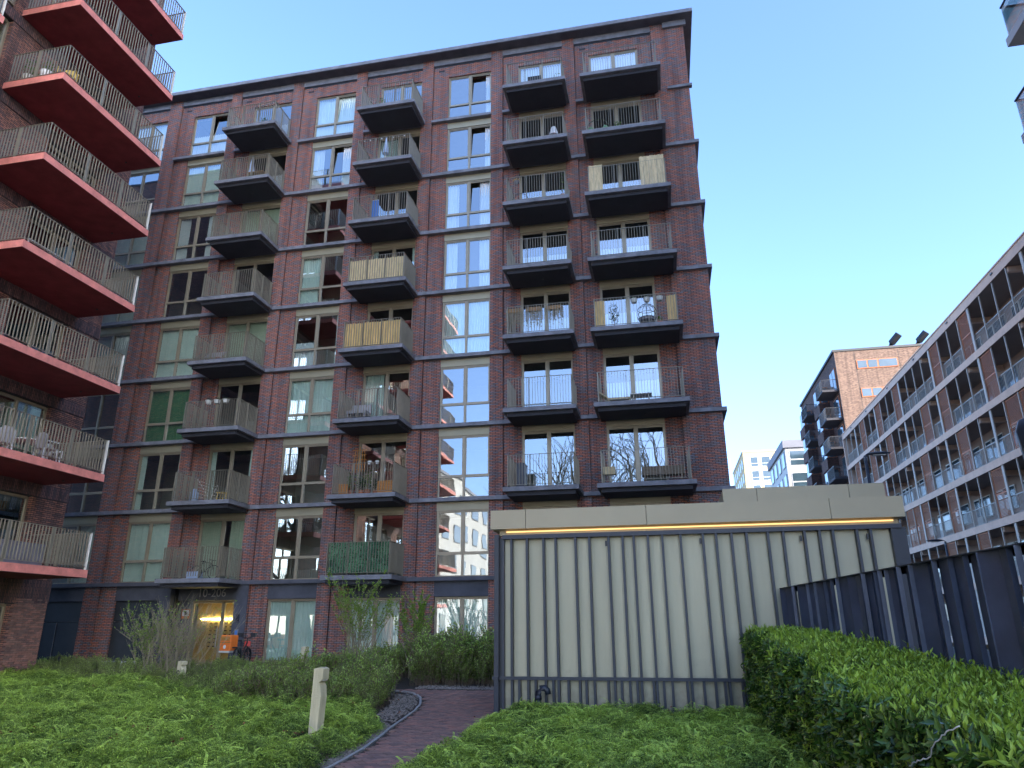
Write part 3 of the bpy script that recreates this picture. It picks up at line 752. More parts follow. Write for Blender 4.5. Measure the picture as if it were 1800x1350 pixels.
# ------------------------------------------------------------------ pale block added behind the viewpoint for warm bounce light
pbk = thing('apartment_building', 'added cream block behind the viewer, placed to bounce warm sunlight, mirrored low in panes', 'building', (-24, -30, 0)); pk = at0(pbk)
pk(MB().box(-40, -24, -60, -13, 0, 18), 'wall', 'offwhite'); pk(MB().box(-40.2, -23.8, -60.2, -12.8, 18, 18.3), 'roof', 'grey_roof')
for i in range(5):
    for yy in range(-57, -15, 5):
        fr = pk(MB().box(-24, -23.94, yy, yy+2.6, 1+i*3.3, 3+i*3.3), 'window', 'black'); MB().box(-23.94, -23.92, yy+.1, yy+2.5, 1.1+i*3.3, 2.9+i*3.3).build('pane', 'glass_far', fr)

# ------------------------------------------------------------------ gold pavilion
pv = thing('pavilion', 'low gold clad service pavilion with dark vertical fins and a glowing strip under its eaves', 'pavilion', (.5, 14.3, 0)); pp = at0(pv)
fins = [-2.94, -2.63, -2.3, -2.06, -1.67, -1.4, -1.03, -.76, -.55, -.28, -.01, .33, .74, .98, 1.26, 1.53, 1.91, 2.18, 2.55, 2.81, 3.04, 3.45, 3.68]
small = [-2.8, -2.49, -2.16, -1.88, -1.55, -1.15, -.91, -.63, -.34, -.16, .25, .54, .9, 1.2]
edges = [-3.1]+fins+[4.1]
for a, b in zip(edges[:-1], edges[1:]): pp(MB().box(a+.004, b-.004, 14.3, 14.36, .05, 3.3), 'cladding_panel', 'gold')
pp(MB().box(-3.1, 4.1, 14.36, 18.6, 0, 3.4), 'core', 'gold')
fm = MB().box(-.022, .022, -.13, 0, 0, 3.22).mesh('fin', 'navy'); fs = MB().box(-.022, .022, -.13, 0, 0, .64).mesh('short_fin', 'navy')
for x in fins: link('fin', fm, pv, Vector((x, 14.3, .04))-pv.location)
for x in small: link('short_fin', fs, pv, Vector((x, 14.3, .04))-pv.location)
pp(MB().box(-3.12, 4.2, 14.15, 14.3, 3.262, 3.34), 'top_rail', 'navy')
pp(MB().box(-3.2, 4.2, 14.15, 14.24, .68, .735), 'mid_rail', 'navy')
pp(MB().box(-3.12, 4.2, 14.17, 14.29, .0, .05), 'bottom_rail', 'navy')
pp(MB().box(-3.29, -3.2, 14.2, 14.32, 0, 3.36), 'corner_post', 'navy'); pp(MB().box(-3.14, -3.09, 14.2, 14.3, 0, 3.26), 'corner_post', 'navy')
pp(MB().box(-3.2, -3.14, 14.27, 14.3, 0, 3.3), 'shadow_gap', 'black'); pp(MB().box(-3.31, -3.18, 14.12, 14.2, 0, .05).box(-3.31, -3.18, 14.15, 14.2, .68, .74), 'bracket', 'navy')
pp(MB().box(4.02, 4.12, 14.18, 14.3, 0, 3.3).box(4.12, 4.27, 14.2, 14.5, 0, 3.28), 'corner_post', 'navy')
for a, b in ((-3.34, -2.635), (-2.625, -.285), (-.275, 3.025), (3.035, 4.27)): pp(MB().box(a, b, 14.08, 14.2, 3.45, 3.82), 'fascia_panel', 'fascia')
pp(MB().box(-3.33, 4.26, 14.21, 18.7, 3.44, 3.79), 'roof', 'fascia')
pp(MB().box(-3.05, 4.1, 14.23, 14.26, 3.395, 3.42), 'light_strip', 'led')
pp(MB().box(-3.2, 4.2, 14.29, 14.5, 3.34, 3.44), 'light_recess', 'fascia')
for x in (-1.06, .71, 2.5, 3.64): pp(MB().box(x-.035, x-.0, 14.19, 14.23, 3.08, 3.18), 'fixing_clip', 'black')
for a, b in ((1.41, 2.145), (2.155, 4.095), (4.105, 4.83)): pp(MB().box(a, b, 17, 17.1, 4.24, 4.58), 'upper_fascia_panel', 'fascia')
pp(MB().box(1.42, 4.82, 17.1, 20, 4.24, 4.56).box(1.9, 4.5, 17.6, 19.6, 3.79, 4.24), 'upper_roof', 'fascia')
fixed(MB().tube([(-2.42, 14.02, 0), (-2.42, 14.02, .42)], .055, 12).tube([(-2.42, 14.02, .42), (-2.41, 14.02, .5), (-2.37, 14.02, .55), (-2.3, 14.02, .555), (-2.25, 14.02, .52), (-2.235, 14.02, .45)], .055, 12).tube([(-2.42, 14.02, .36), (-2.42, 14.02, .43)], .066, 12).build('vent_pipe', 'navy', smooth=True), 'dark gooseneck vent pipe rising at the foot of the gold pavilion', 'pipe')

# ------------------------------------------------------------------ anthracite slat fence
P0, P1 = Vector((2.06, 14.15, 0)), Vector((3.22, 5.0, 0)); fd = (P1-P0); FLn = fd.length; fd.normalize(); fz = 2.27
fence = thing('fence', 'dark anthracite fence of upright turned metal slats behind the laurel hedge', 'fence', tuple(P0))
fa = math.atan2(fd.y, fd.x)
s = 0; i = 0
while s < FLn-.1:
    w = rnd.choice([.2, .24, .26, .3, .33]); ang = R(rnd.choice([-22, -12, 6, 12, 24, -4])); gap = (.01 if rnd.random() < .5 else .022) if rnd.random() < .1 else -.035
    mb = MB().box(-w/2, w/2, -.005, .005, .04, fz-.03).box(w/2-.008, w/2, -.045, -.005, .04, fz-.03)
    o = mb.build('slat', 'navy2', fence); q = fd*(s+w/2); o.location = (q.x, q.y, 0); o.rotation_euler = (0, 0, fa+ang)
    s += w*math.cos(ang)+gap; i += 1
o = MB().box(0, FLn, -.07, .07, fz-.03, fz-.018).box(0, FLn, .05, .058, fz-.1, fz-.03).build('top_rail', 'navy', fence); o.rotation_euler.z = fa
o = MB().box(0, FLn, -.03, .03, .0, .04).build('bottom_rail', 'navy', fence); o.rotation_euler.z = fa

# ------------------------------------------------------------------ street lamps and the dark housing at the right edge
def lamp(x, y, z, L, label, left=False):
    t = thing('street_lamp', label, 'street lamp', (x, y, 0), 0, 'dark street lamps')
    MB().tube([(0, 0, 0), (0, 0, z)], .075, 10, r_end=.06).build('pole', 'navy', t, smooth=True)
    s_ = -1 if left else 1
    h = MB(); 
    prof = [(0, .02), (.08, .05), (.22, .13), (.45, .17), (.75, .15), (1, .05)]
    rings = []
    for u_, r_ in prof:
        n0 = len(h.v)
        for j in range(10):
            a = 2*math.pi*j/10; h.v.append((s_*u_*L, math.cos(a)*r_*1.1, z+.02+math.sin(a)*r_*.4+(.05 if u_ > .05 else 0)))
        rings.append(n0)
    for a, b in zip(rings[:-1], rings[1:]):
        for j in range(10): j2 = (j+1) % 10; h.f.append((a+j, b+j, b+j2, a+j2)); h.mi.append(0)
    h.build('lamp_head', 'navy', t, smooth=True)
    MB().box(min(s_*.3*L, s_*.8*L), max(s_*.3*L, s_*.8*L), -.1, .1, z-.02, z+.01).build('lens', 'offwhite', t)
    MB().box(-.05, .05, -.05, .05, z-.2, z-.05).build('collar', 'grey_steel', t)
lamp(8.03, 30, 7.95, .92, 'dark street lamp with a flat head, taller one above the gold pavilion roof')
lamp(15.45, 45, 6.05, .95, 'small dark street lamp seen just above the anthracite fence', True)
t = thing('lantern_housing', 'blue grey rounded housing cut by the right edge of the frame above the fence', 'housing', (3.50, 7.4, 0))
MB().tube([(0, 0, 0), (0, 0, 2.75)], .05, 8).build('pole', 'navy', t)
hm = MB(); hm.lathe((.08, 0, 2.72), [(.14, 0), (.2, .1), (.22, .4), (.24, .62), (.2, .72), (.08, .77)], 14)
hm.build('housing', 'navy', t, smooth=True); MB().lathe((.08, 0, 2.66), [(.1, 0), (.11, .06)], 12).build('indicator', 'orange', t)

# ------------------------------------------------------------------ path of clay pavers, kerb, pebbles
LEFT = [(-3.9, 5.5), (-4.0, 7.5), (-4.12, 9.2), (-4.27, 10.5), (-4.47, 11.6), (-4.7, 12.7), (-4.93, 14.0), (-5.16, 15.3), (-5.42, 16.4), (-5.75, 17.4), (-6.2, 18.2), (-6.9, 18.7), (-8, 18.95)]
def left_x(y):
    for (x0, y0), (x1, y1) in zip(LEFT[:-1], LEFT[1:]):
        if y0 <= y <= y1: return x0+(x1-x0)*(y-y0)/(y1-y0)
    return LEFT[0][0] if y < LEFT[0][1] else LEFT[-1][0]
def on_path(x, y):
    if y < 5 or y > 18.85: return False
    if x < left_x(y): return False
    if y < 14.0: return x < -3.05+.0*(y)
    return x < (-3.35 if y < 18.3 else 2)
base = MB()
for j in range(28):
    y = 5+j*.5
    a, b = left_x(y), left_x(min(18.85, y+.5)); r0 = -3.0
    base.quad((a, y, gz(a, y)-.005), (r0, y, gz(r0, y)-.005), (r0, y+.5, gz(r0, y+.5)-.005), (b, y+.5, gz(b, y+.5)-.005))
patho = base.build('path', 'soil', kind='structure')
BW = .1; ca, sa = math.cos(R(38)), math.sin(R(38)); cand = []
for i in range(-160, 240):
    for j in range(-160, 240):
        mm_ = (i-j) % 4
        if mm_ == 0: cx, cy, rr = (i+1)*BW, (j+.5)*BW, 0
        elif mm_ == 2: cx, cy, rr = (i+.5)*BW, (j)*BW, 1
        else: continue
        x = cx*ca-cy*sa-4; y = cx*sa+cy*ca+10
        if on_path(x-.07, y) and on_path(x+.09, y): cand.append((x, y, rr))
cand.sort(key=lambda c: c[1])
pavm = [MB().box(-.0965, .0965, -.0465, .0465, -.05, 0).mesh('paver', m_) for m_ in ('paver', 'paver2', 'paver3')]
rest = MB()
vis = [c for c in cand if c[1] > 8.2]; nearc = set(id(c) for c in vis[:300])
for c in cand:
    x, y, rr = c; z = gz(x, y)+.012+rnd.uniform(-.003, .003); rz = R(38)+(R(90) if rr else 0)+R(rnd.uniform(-1, 1))
    mi = rnd.choice((0, 0, 1, 2))
    if id(c) in nearc:
        link('paver', pavm[mi], patho, (x, y, z), (R(rnd.uniform(-.8, .8)), R(rnd.uniform(-.8, .8)), rz))
    else:
        cz, sz = math.cos(rz), math.sin(rz); n = len(rest.v)
        for px, py, pz in ((-.0965, -.0465, -.05), (.0965, -.0465, -.05), (.0965, .0465, -.05), (-.0965, .0465, -.05), (-.0965, -.0465, 0), (.0965, -.0465, 0), (.0965, .0465, 0), (-.0965, .0465, 0)):
            rest.v.append((x+px*cz-py*sz, y+px*sz+py*cz, z+pz))
        for f in FACES[1:]: rest.f.append(tuple(n+k for k in f)); rest.mi.append(mi)
rest.build('far_pavers', ['paver', 'paver2', 'paver3'], patho, kind='stuff')
for (x0, y0), (x1, y1) in zip(LEFT[:-1], LEFT[1:]):
    L = math.hypot(x1-x0, y1-y0); nseg = max(1, round(L/.5))
    for q in range(nseg):
        a = Vector((x0+(x1-x0)*q/nseg, y0+(y1-y0)*q/nseg, gz(0, y0))); b = Vector((x0+(x1-x0)*(q+1)/nseg, y0+(y1-y0)*(q+1)/nseg, gz(0, y1)))
        d = (b-a).normalized(); MB().bar(a+d*.004+Vector((-.03, 0, -.03)), b-d*.004+Vector((-.03, 0, -.03)), .05, .10).build('kerb_stone', 'kerb', patho)
def pebbles(name, region, n, seed, label, parent=None, mat='pebble', smin=.012, smax=.035):
    r = random.Random(seed); mb = MB()
    for _ in range(n):
        x, y = region(r); s_ = r.uniform(smin, smax); z = gz(x, y)+s_*.3; n0 = len(mb.v); a = r.random()*6
        for dx, dy, dz in ((1, 0, 0), (0, 1, 0), (-1, 0, 0), (0, -1, 0), (0, 0, .7), (0, 0, -.7)):
            mb.v.append((x+(dx*math.cos(a)-dy*math.sin(a))*s_*r.uniform(.7, 1.2), y+(dx*math.sin(a)+dy*math.cos(a))*s_*r.uniform(.6, 1), z+dz*s_*.8))
        for f in ((0, 1, 4), (1, 2, 4), (2, 3, 4), (3, 0, 4), (1, 0, 5), (2, 1, 5), (3, 2, 5), (0, 3, 5)): mb.f.append(tuple(n0+k for k in f)); mb.mi.append(0)
    o = mb.build(name, mat, kind='stuff'); o['label'] = label; o['category'] = 'pebbles'; return o
def reg_edge(r):
    y = r.uniform(8.6, 18); return left_x(y)-.08-abs(r.gauss(0, .09))-(r.random()*.55 if y > 13 else 0), y
pebbles('pebbles', reg_edge, 2600, 3, 'loose pale pebbles along the curved path kerb')
pebbles('pebbles', lambda r: (r.uniform(-6.5, -2.5), 19.0+abs(r.gauss(0, .35))), 1500, 4, 'loose pebbles at the far side of the path below the shrubs')
pebbles('pebbles', lambda r: (r.uniform(-.4, 1.2), r.uniform(13.6, 14.1)), 900, 5, 'white pebbles showing at the foot of the gold pavilion', smin=.015, smax=.04, mat='pebble')

# pale step by the left building and a low stone
fixed(MB().box(-22.6, -20.4, 25.6, 26.9, .1, .42).box(-22.3, -20.2, 25.0, 25.6, .1, .32).build('step', 'step'), 'pale concrete step at the foot of the dark panels in the far left corner', 'step')
fixed(MB().box(-13.6, -13.05, 17.3, 17.6, .05, .27).build('uplight_block', 'grey_steel'), 'small grey ground light block among the bright ground cover in front of the twiggy shrub', 'ground light')

# ------------------------------------------------------------------ timber bollards with a notch
def bollard(x, y, h, w, rz, label, lean=0):
    t = thing('bollard', label, 'bollard', (x, y, gz(x, y)), rz, 'notched pale timber bollards')
    hw = w/2
    # side outline (x, z): notch with a sloped lower lip on the right-hand side
    poly = [(-hw, -.15), (hw*.86, -.15), (hw*.9, h*.44), (hw*1.0, h*.62), (hw*.72, h*.76), (hw*.35, h*.795), (hw*1.05, h*.845), (hw*1.05, h*.985), (hw*.3, h), (-hw, h*.975)]
    b = MB().prism(poly, 'y', -hw*.85, hw*.85).build('post', 'larch', t)
    bv = b.modifiers.new('bevel', 'BEVEL'); bv.width = .006; bv.segments = 2
    MB().box(hw*.3, hw*1.0, -hw*.6, hw*.6, h*.826, h*.838).build('light_lens', 'offwhite', t)
    t.rotation_euler.y = lean
    return t
bollard(-5.13, 10.7, 1.06, .17, R(-14), 'pale notched timber bollard standing nearest, in the ground cover beside the path', R(1.2))
bb2 = bollard(-13.66, 19.6, .60, .20, R(-20), 'pale timber bollard with a round hole below the twiggy shrub by the entrance', R(4))
MB().ring((.0, -.1, .3), .05, .012, 'y', 14).build('ring', 'black', bb2)
bollard(-12.25, 24.2, .78, .2, R(-10), 'pale timber bollard behind the shrubs left of the tall leafy shrub, farthest one', R(2))
fixed(MB().box(-12.0, -11.3, 23.2, 23.6, .2, .52).build('stone_block', 'concrete_edge'), 'grey stone block beside the farthest timber bollard', 'stone')

# ------------------------------------------------------------------ small sign
sg = thing('sign', 'small white sign with red border fixed beside the lit entrance', 'sign', (-19.55, 27.86, 2.2))
MB().box(-.2, .2, 0, .02, -.2, .2).build('border', 'terracotta', sg); MB().box(-.15, .15, -.006, 0, -.08, .15).build('panel', 'white', sg); MB().box(-.05, .05, -.012, -.006, -.04, .11).build('symbol', 'black', sg)
MB().box(-.15, .15, -.006, 0, -.16, -.1).build('lower_strip', 'orange', sg)

# ------------------------------------------------------------------ scooter style bicycle with an orange delivery bag
bk = thing('bicycle', 'black electric bicycle parked beside the entrance with a coral front', 'bicycle', (-15.72, 26.1, .26), R(100))
for x, nm in ((-.55, 'wheel'), (.55, 'wheel')):
    w_ = MB().ring((x, 0, .34), .3, .045, 'y', 22).build(nm, 'black', bk, smooth=True)
    sp = MB()
    for j in range(10):
        a = j*math.pi/5; sp.bar((x, 0, .34), (x+.29*math.cos(a), 0, .34+.29*math.sin(a)), .008)
    sp.build('spokes', 'grey_steel', w_)
MB().tube([(-.55, 0, .34), (-.1, 0, .3), (.3, 0, .75), (.38, 0, .95)], .03, 8).tube([(-.1, 0, .3), (-.22, 0, .9)], .025, 8).tube([(-.55, 0, .34), (-.2, 0, .72)], .015, 6).tube([(.55, 0, .34), (.38, 0, .95)], .025, 8).build('frame', 'black', bk, smooth=True)
MB().box(-.36, -.1, -.08, .08, .9, .97).build('saddle', 'black', bk)
MB().tube([(.3, -.3, 1.08), (.38, -.1, 1.02), (.38, .1, 1.02), (.3, .3, 1.08)], .016, 8).tube([(.38, 0, .95), (.38, 0, 1.03)], .02, 8).build('handlebar', 'black', bk)
MB().box(.4, .5, -.1, .1, .72, .9).build('front_light_panel', 'pink', bk)
MB().box(.24, .4, .16, .34, 1.05, 1.2).build('glove_muff', 'black', bk); MB().box(.24, .4, -.34, -.16, 1.05, 1.2).build('glove_muff', 'black', bk)
MB().box(-.75, -.3, -.1, .1, .68, .72).build('carrier', 'black', bk)
bg_ = thing('delivery_bag', 'orange insulated delivery bag with a round white badge on the bicycle by the entrance', 'delivery bag', (-16.0, 25.6, .82), R(-8)); bg_.scale = (1.05, 1.05, 1.25)
o = MB().box(-.24, .24, -.2, .2, 0, .46).build('bag', 'orange', bg_); bv = o.modifiers.new('b', 'BEVEL'); bv.width = .05; bv.segments = 3
MB().box(-.22, .22, -.215, -.2, .24, .27).box(-.19, .19, -.22, -.2, .3, .42).build('flap', 'wicker', bg_)
MB().lathe((0, 0, 0), [(.055, 0), (.055, .012)], 16).build('badge', 'white', bg_, loc=(0, -.2, .13)).rotation_euler = (R(90), 0, 0)
MB().box(-.23, .23, -.205, .205, -.03, .02).build('reflective_band', 'post_white', bg_)

# ------------------------------------------------------------------ things on the balconies
def bpos(k, i, u, v): x0, x1 = BX[k]; return (x0+.22+(x1-x0-.44)*u, 25.64+(26.9-25.64)*v, FL[i]+.014)
def rpos(li, u, v): return (-19.8+2.1*v, 15.3+4.5*u, 3.36+3*li+.001)
def chair(p, rz, mat, label, legmat=None, group=None, arm=True):
    t = thing('chair', label, 'chair', p, rz, group)
    MB().box(-.22, .22, -.22, .22, .42, .45).build('seat', mat, t)
    b = MB().prism([(-.22, .45), (.22, .45), (.24, .8), (.12, .9), (-.12, .9), (-.24, .8)], 'y', .2, .225).build('backrest', mat, t)
    for x in (-.2, .2):
        for y in (-.2, .2): MB().bar((x, y, .42), (x*1.15, y*1.15, 0), .03).build('leg', legmat or mat, t)
    if arm:
        for x in (-.24, .24): MB().bar((x, -.22, .64), (x, .2, .64), .035).bar((x, -.22, .64), (x, -.22, .42), .025).build('armrest', legmat or mat, t)
    return t
def table(p, w, d, h, mat, label, rnd_=False, legmat=None):
    t = thing('table', label, 'table', p)
    (MB().lathe((0, 0, h-.03), [(w/2, 0), (w/2, .03)], 20) if rnd_ else MB().box(-w/2, w/2, -d/2, d/2, h-.03, h)).build('table_top', mat, t)
    for sx in (-1, 1):
        for sy in (-1, 1): MB().bar((sx*w*.33, sy*d*.33, h-.03), (sx*w*.4, sy*d*.4, 0), .03).build('leg', legmat or mat, t)
    return t
def leaves(n, r, cz, hz, seed, size=.07, flat=.5, mb=None, droop=0):
    rr = random.Random(seed); mb = mb or MB()
    for _ in range(n):
        v = Vector((rr.gauss(0, 1), rr.gauss(0, 1), rr.gauss(0, 1))).normalized()*rr.random()**.4
        c = Vector((v.x*r, v.y*r, cz+v.z*hz)); a = Vector((rr.gauss(0, 1), rr.gauss(0, 1), rr.gauss(0, .6)+.3-droop)).normalized(); b = a.cross(Vector((rr.gauss(0, 1), rr.gauss(0, 1), 1))).normalized()
        L = size*rr.uniform(.6, 1.3)
        mb.quad(c-a*L*.5, c+b*L*.28, c+a*L*.5, c-b*L*.28)
    return mb
def plant(p, h, r, label, pot='terracotta', lm='leaf_shrub', n=120, pr=.12, seed=1, kind='potted_plant', size=.08):
    t = thing(kind, label, 'potted plant', p)
    MB().lathe((0, 0, 0), [(pr*.75, 0), (pr, pr*1.6), (pr*1.05, pr*1.7)], 12).build('pot', pot, t)
    MB().bar((0, 0, pr), (0, 0, h*.6), .02).build('stem', 'twig', t)
    leaves(n, r, pr*1.6+(h-pr*1.6)*.55, (h-pr*1.6)*.5, seed, size).build('foliage', lm, t)
    return t
def screen(k, i, u0, u1, h, mat, label, z0=.06, seed=1, dy=.0):
    x0, x1 = BX[k]; a = x0+.2+(x1-x0-.4)*u0; b = x0+.2+(x1-x0-.4)*u1; r = random.Random(seed)
    t = thing('privacy_screen', label, 'privacy screen', (a, 25.6+dy, FL[i]+.014))
    n = int((b-a)/.045); hh = h
    for q in range(n):
        x = (b-a)*(q+.5)/n
        MB().box(x-.021, x+.021, -.008+r.uniform(-.004, .004), .012, z0, hh+r.uniform(-.02, .02)).build('slat' if 'bamboo' in mat or 'wood' in mat else 'reed', mat, t)
    MB().box(0, b-a, .012, .02, hh*.3, hh*.32).box(0, b-a, .012, .02, hh*.8, hh*.82).build('binding', 'twig', t)
    return t
def basket(p, w, d, h, mat, label, rz=0, cat='basket'):
    t = thing('basket', label, cat, p, rz)
    mb = MB()
    n = int(h/.06)
    for j in range(n): mb.box(-w/2, w/2, -d/2, d/2, j*.06+.005, j*.06+.045)
    mb.box(-w/2+.02, w/2-.02, -d/2+.02, d/2-.02, .0, h-.02, 1).build('woven_sides', [mat, 'terracotta'], t)
    MB().box(-w/2-.01, w/2+.01, -d/2-.01, d/2+.01, h-.02, h+.02).build('lid', mat, t)
    return t
# bay B
b1 = thing('bicycle', 'small dark bicycle on the lowest balcony above the house number', 'bicycle', bpos('B', 0, .62, .35))
for x in (-.38, .38):
    MB().ring((x, 0, .27), .25, .016, 'y', 20).build('wheel', 'black', b1)
MB().tube([(-.38, 0, .27), (0, 0, .27), (.28, 0, .62), (.38, 0, .27)], .014, 6).tube([(0, 0, .27), (-.12, 0, .66), (.28, 0, .6)], .014, 6).tube([(-.38, 0, .27), (-.12, 0, .62)], .012, 6).build('frame', 'black', b1)
MB().box(-.22, -.04, -.04, .04, .66, .7).build('saddle', 'black', b1); MB().bar((.28, -.22, .72), (.28, .22, .72), .02).bar((.28, 0, .6), (.28, 0, .72), .02).build('handlebar', 'black', b1)
fixed(MB().box(0, .5, 0, .35, 0, .3).build('storage_box', 'pale_blue', loc=bpos('B', 0, .3, .3)), 'pale blue box behind the rail left of the small dark bicycle', 'box')
fixed(MB().lathe((0, 0, 0), [(.14, 0), (.17, .05), (.17, .42), (.1, .5), (.06, .58)], 16).build('gas_canister', 'pale_blue', loc=bpos('B', 1, .24, .3), smooth=True), 'pale blue canister on the balcony one storey above the entrance balcony', 'canister')
table(bpos('B', 1, .78, .3), .35, .3, .38, 'yellow', 'little yellow stool like table near the right rail one storey above the entrance balcony')
dr_ = thing('drying_rack', 'thin folding drying rack leaning on the balcony beside the pale blue canister', 'drying rack', bpos('B', 1, .5, .4))
mb = MB()
for j in range(6): mb.bar((-.45+.02*j, -.25, .9-.13*j), (.4+.02*j, -.1, .62-.13*j), .012)
mb.build('rods', 'post_white', dr_); MB().bar((-.45, -.25, .95), (.1, .1, 0), .02).bar((.4, -.1, .7), (-.1, .1, 0), .02).build('leg', 'post_white', dr_)
for j in range(3):
    p = bpos('B', 2, .4+.17*j, 0)
    t = thing('hanging_planter', f"pale planter hooked over the rail of the third balcony above the entrance, {('left', 'middle', 'right')[j]} of three", 'planter', (p[0], 25.62, FL[2]+1.08), 0, 'pale planters on one rail')
    MB().lathe((0, 0, 0), [(.1, 0), (.14, .14), (.15, .15)], 12).build('pot', 'post_white', t); leaves(24, .12, .2, .06, j, .06).build('foliage', 'leaf_dark', t)
t = thing('lounge_chair', 'grey slatted garden lounger on the fourth balcony up above the entrance', 'lounge chair', bpos('B', 3, .28, .35))
for j in range(7): MB().box(-.42+.07*j*0, .42, -.2+.05*j, -.16+.05*j, .3+.05*j, .32+.05*j).build('slat', 'chair_grey', t)
for x in (-.4, .4): MB().bar((x, -.2, .3), (x, -.2, 0), .03).bar((x, .15, .6), (x, .25, 0), .03).build('leg', 'chair_grey', t)
table(bpos('B', 6, .62, .5), .8, .5, .7, 'wood', 'orange brown wooden table on the second highest balcony of the left stack')
def parasol(p, h, mat, label):
    t = thing('parasol', label, 'parasol', p)
    MB().tube([(0, 0, 0), (0, 0, h)], .02, 8).build('pole', 'post_white', t)
    MB().lathe((0, 0, 0), [(.02, h*.42), (.15, h*.48), (.09, h*.75), (.02, h)], 10).build('canopy', mat, t)
    MB().lathe((0, 0, 0), [(.2, 0), (.2, .05)], 14).build('base', 'grey', t)
parasol(bpos('B', 6, .42, .6), 1.9, 'pale_blue', 'folded pale blue parasol beside the orange brown table on an upper left balcony')
parasol(bpos('D', 6, .42, .5), 1.8, 'pale_blue', 'folded pale blue parasol on the second highest balcony of the middle stack')
plant(bpos('B', 7, .72, .2), .55, .2, 'small potted plant on the highest balcony of the left stack', seed=4)
# bay D
t = thing('privacy_screen', 'green artificial ivy mat covering the front rail of the lowest middle balcony', 'privacy screen', (BX['D'][0]+.2, 25.59, FL[0]+.02))
iv = MB(); r_ = random.Random(5)
for _ in range(2600):
    x = r_.uniform(.02, 2.36); z = r_.uniform(.08, 1.2); a = r_.uniform(0, 6.28); L = r_.uniform(.03, .05); y = r_.uniform(-.03, .02)
    dx, dz = math.cos(a)*L, math.sin(a)*L; iv.quad((x-dx, y, z-dz), (x+dz*.6, y-.015, z-dx*.6), (x+dx, y-.006, z+dz), (x-dz*.6, y+.01, z+dx*.6))
iv.build('leaf_mat', 'ivy', t, kind='stuff'); MB().box(0, 2.38, .02, .03, .06, 1.2).build('backing', 'leaf_dark', t)
basket(bpos('D', 1, .84, .3), .62, .4, .5, 'wicker', 'large orange wicker chest in the right corner of the plant filled balcony')
basket(bpos('D', 1, .1, .35), .4, .35, .45, 'wicker', 'smaller orange wicker basket in the left corner of the plant filled balcony')
for j, (u, v, h, nm) in enumerate(((.25, .2, .95, 'tall bushy potted plant beside the smaller wicker basket'), (.4, .3, .8, 'dark leafy potted plant in the middle of the plant filled balcony'), (.53, .2, 1.05, 'tallest potted plant left of the large wicker chest'), (.62, .4, .7, 'low potted plant just left of the large wicker chest'))):
    plant(bpos('D', 1, u, v), h, .22, nm, lm='leaf_dark' if j % 2 else 'leaf_shrub', seed=10+j, n=160)
tr = thing('trellis', 'orange wooden trellis leaning on the brick wall of the plant filled balcony', 'trellis', (BX['D'][0]+.25, 27.05, FL[1]+1.0))
mb = MB()
for j in range(5): mb.bar((j*.13, 0, .2), (.1+j*.1, 0, 1.25-.1*abs(j-2)), .02); mb.bar((0, -.02, .3+.2*j), (.6, -.02, .3+.2*j), .018)
mb.build('lattice', 'wicker', tr)
for j, x in enumerate((1.05, 1.38)):
    t = thing('hanging_planter', f"small white hanging pot in front of the balcony door, {('left', 'right')[j]} of two", 'planter', (BX['D'][0]+x, 26.9, FL[1]+1.45), 0, 'white hanging pots by the balcony door')
    MB().lathe((0, 0, 0), [(.06, 0), (.09, .14)], 10).build('pot', 'white', t); MB().bar((0, 0, .14), (0, 0, .7), .006).build('cord', 'twig', t)
    leaves(20, .1, .16, .08, 31+j, .06).build('foliage', 'leaf_shrub', t)
t = thing('lounge_chair', 'grey cushioned garden chair on the third balcony of the middle stack', 'lounge chair', bpos('D', 2, .25, .35))
o = MB().box(-.4, .4, -.3, .3, .3, .42).build('seat', 'chair_grey', t); MB().box(-.4, .4, .25, .36, .42, .8).build('backrest', 'chair_grey', t)
for x in (-.36, .36):
    for y in (-.26, .26): MB().bar((x, y, .3), (x, y, 0), .04).build('leg', 'grey', t)
screen('D', 3, 0, 1, 1.12, 'bamboo', 'golden bamboo screen filling the front rail of the fourth middle balcony', seed=2)
screen('D', 4, 0, 1, 1.05, 'reed', 'pale mottled reed mat behind the front rail of the fifth middle balcony', seed=3)
t = thing('string_lights', 'string of small white bulbs along the rail on the second highest middle balcony', 'string lights', (BX['D'][0]+.2, 25.58, FL[6]+1.2))
mb = MB(); 
for j in range(8): MB().lathe((.25+.27*j, 0, -.06), [(.02, 0), (.032, .03), (.02, .06)], 8).build('bulb', 'white', t)
MB().bar((.1, 0, 0), (2.3, 0, 0), .008).build('cable', 'black', t)
t = thing('towel', 'blue towel hanging behind the rail of the sixth balcony of the middle stack', 'towel', (BX['D'][0]+.9, 25.7, FL[5]+.1))
c = curtain_mesh(.35, .95, 77, .02, .1).build('cloth', 'blue', t)
MB().bar((0, 0, .95), (.35, 0, .95), .02).build('rod', 'post_white', t)
plant(bpos('D', 7, .3, .3), .9, .25, 'reddish potted plant on the highest balcony of the middle stack', seed=44, n=100)
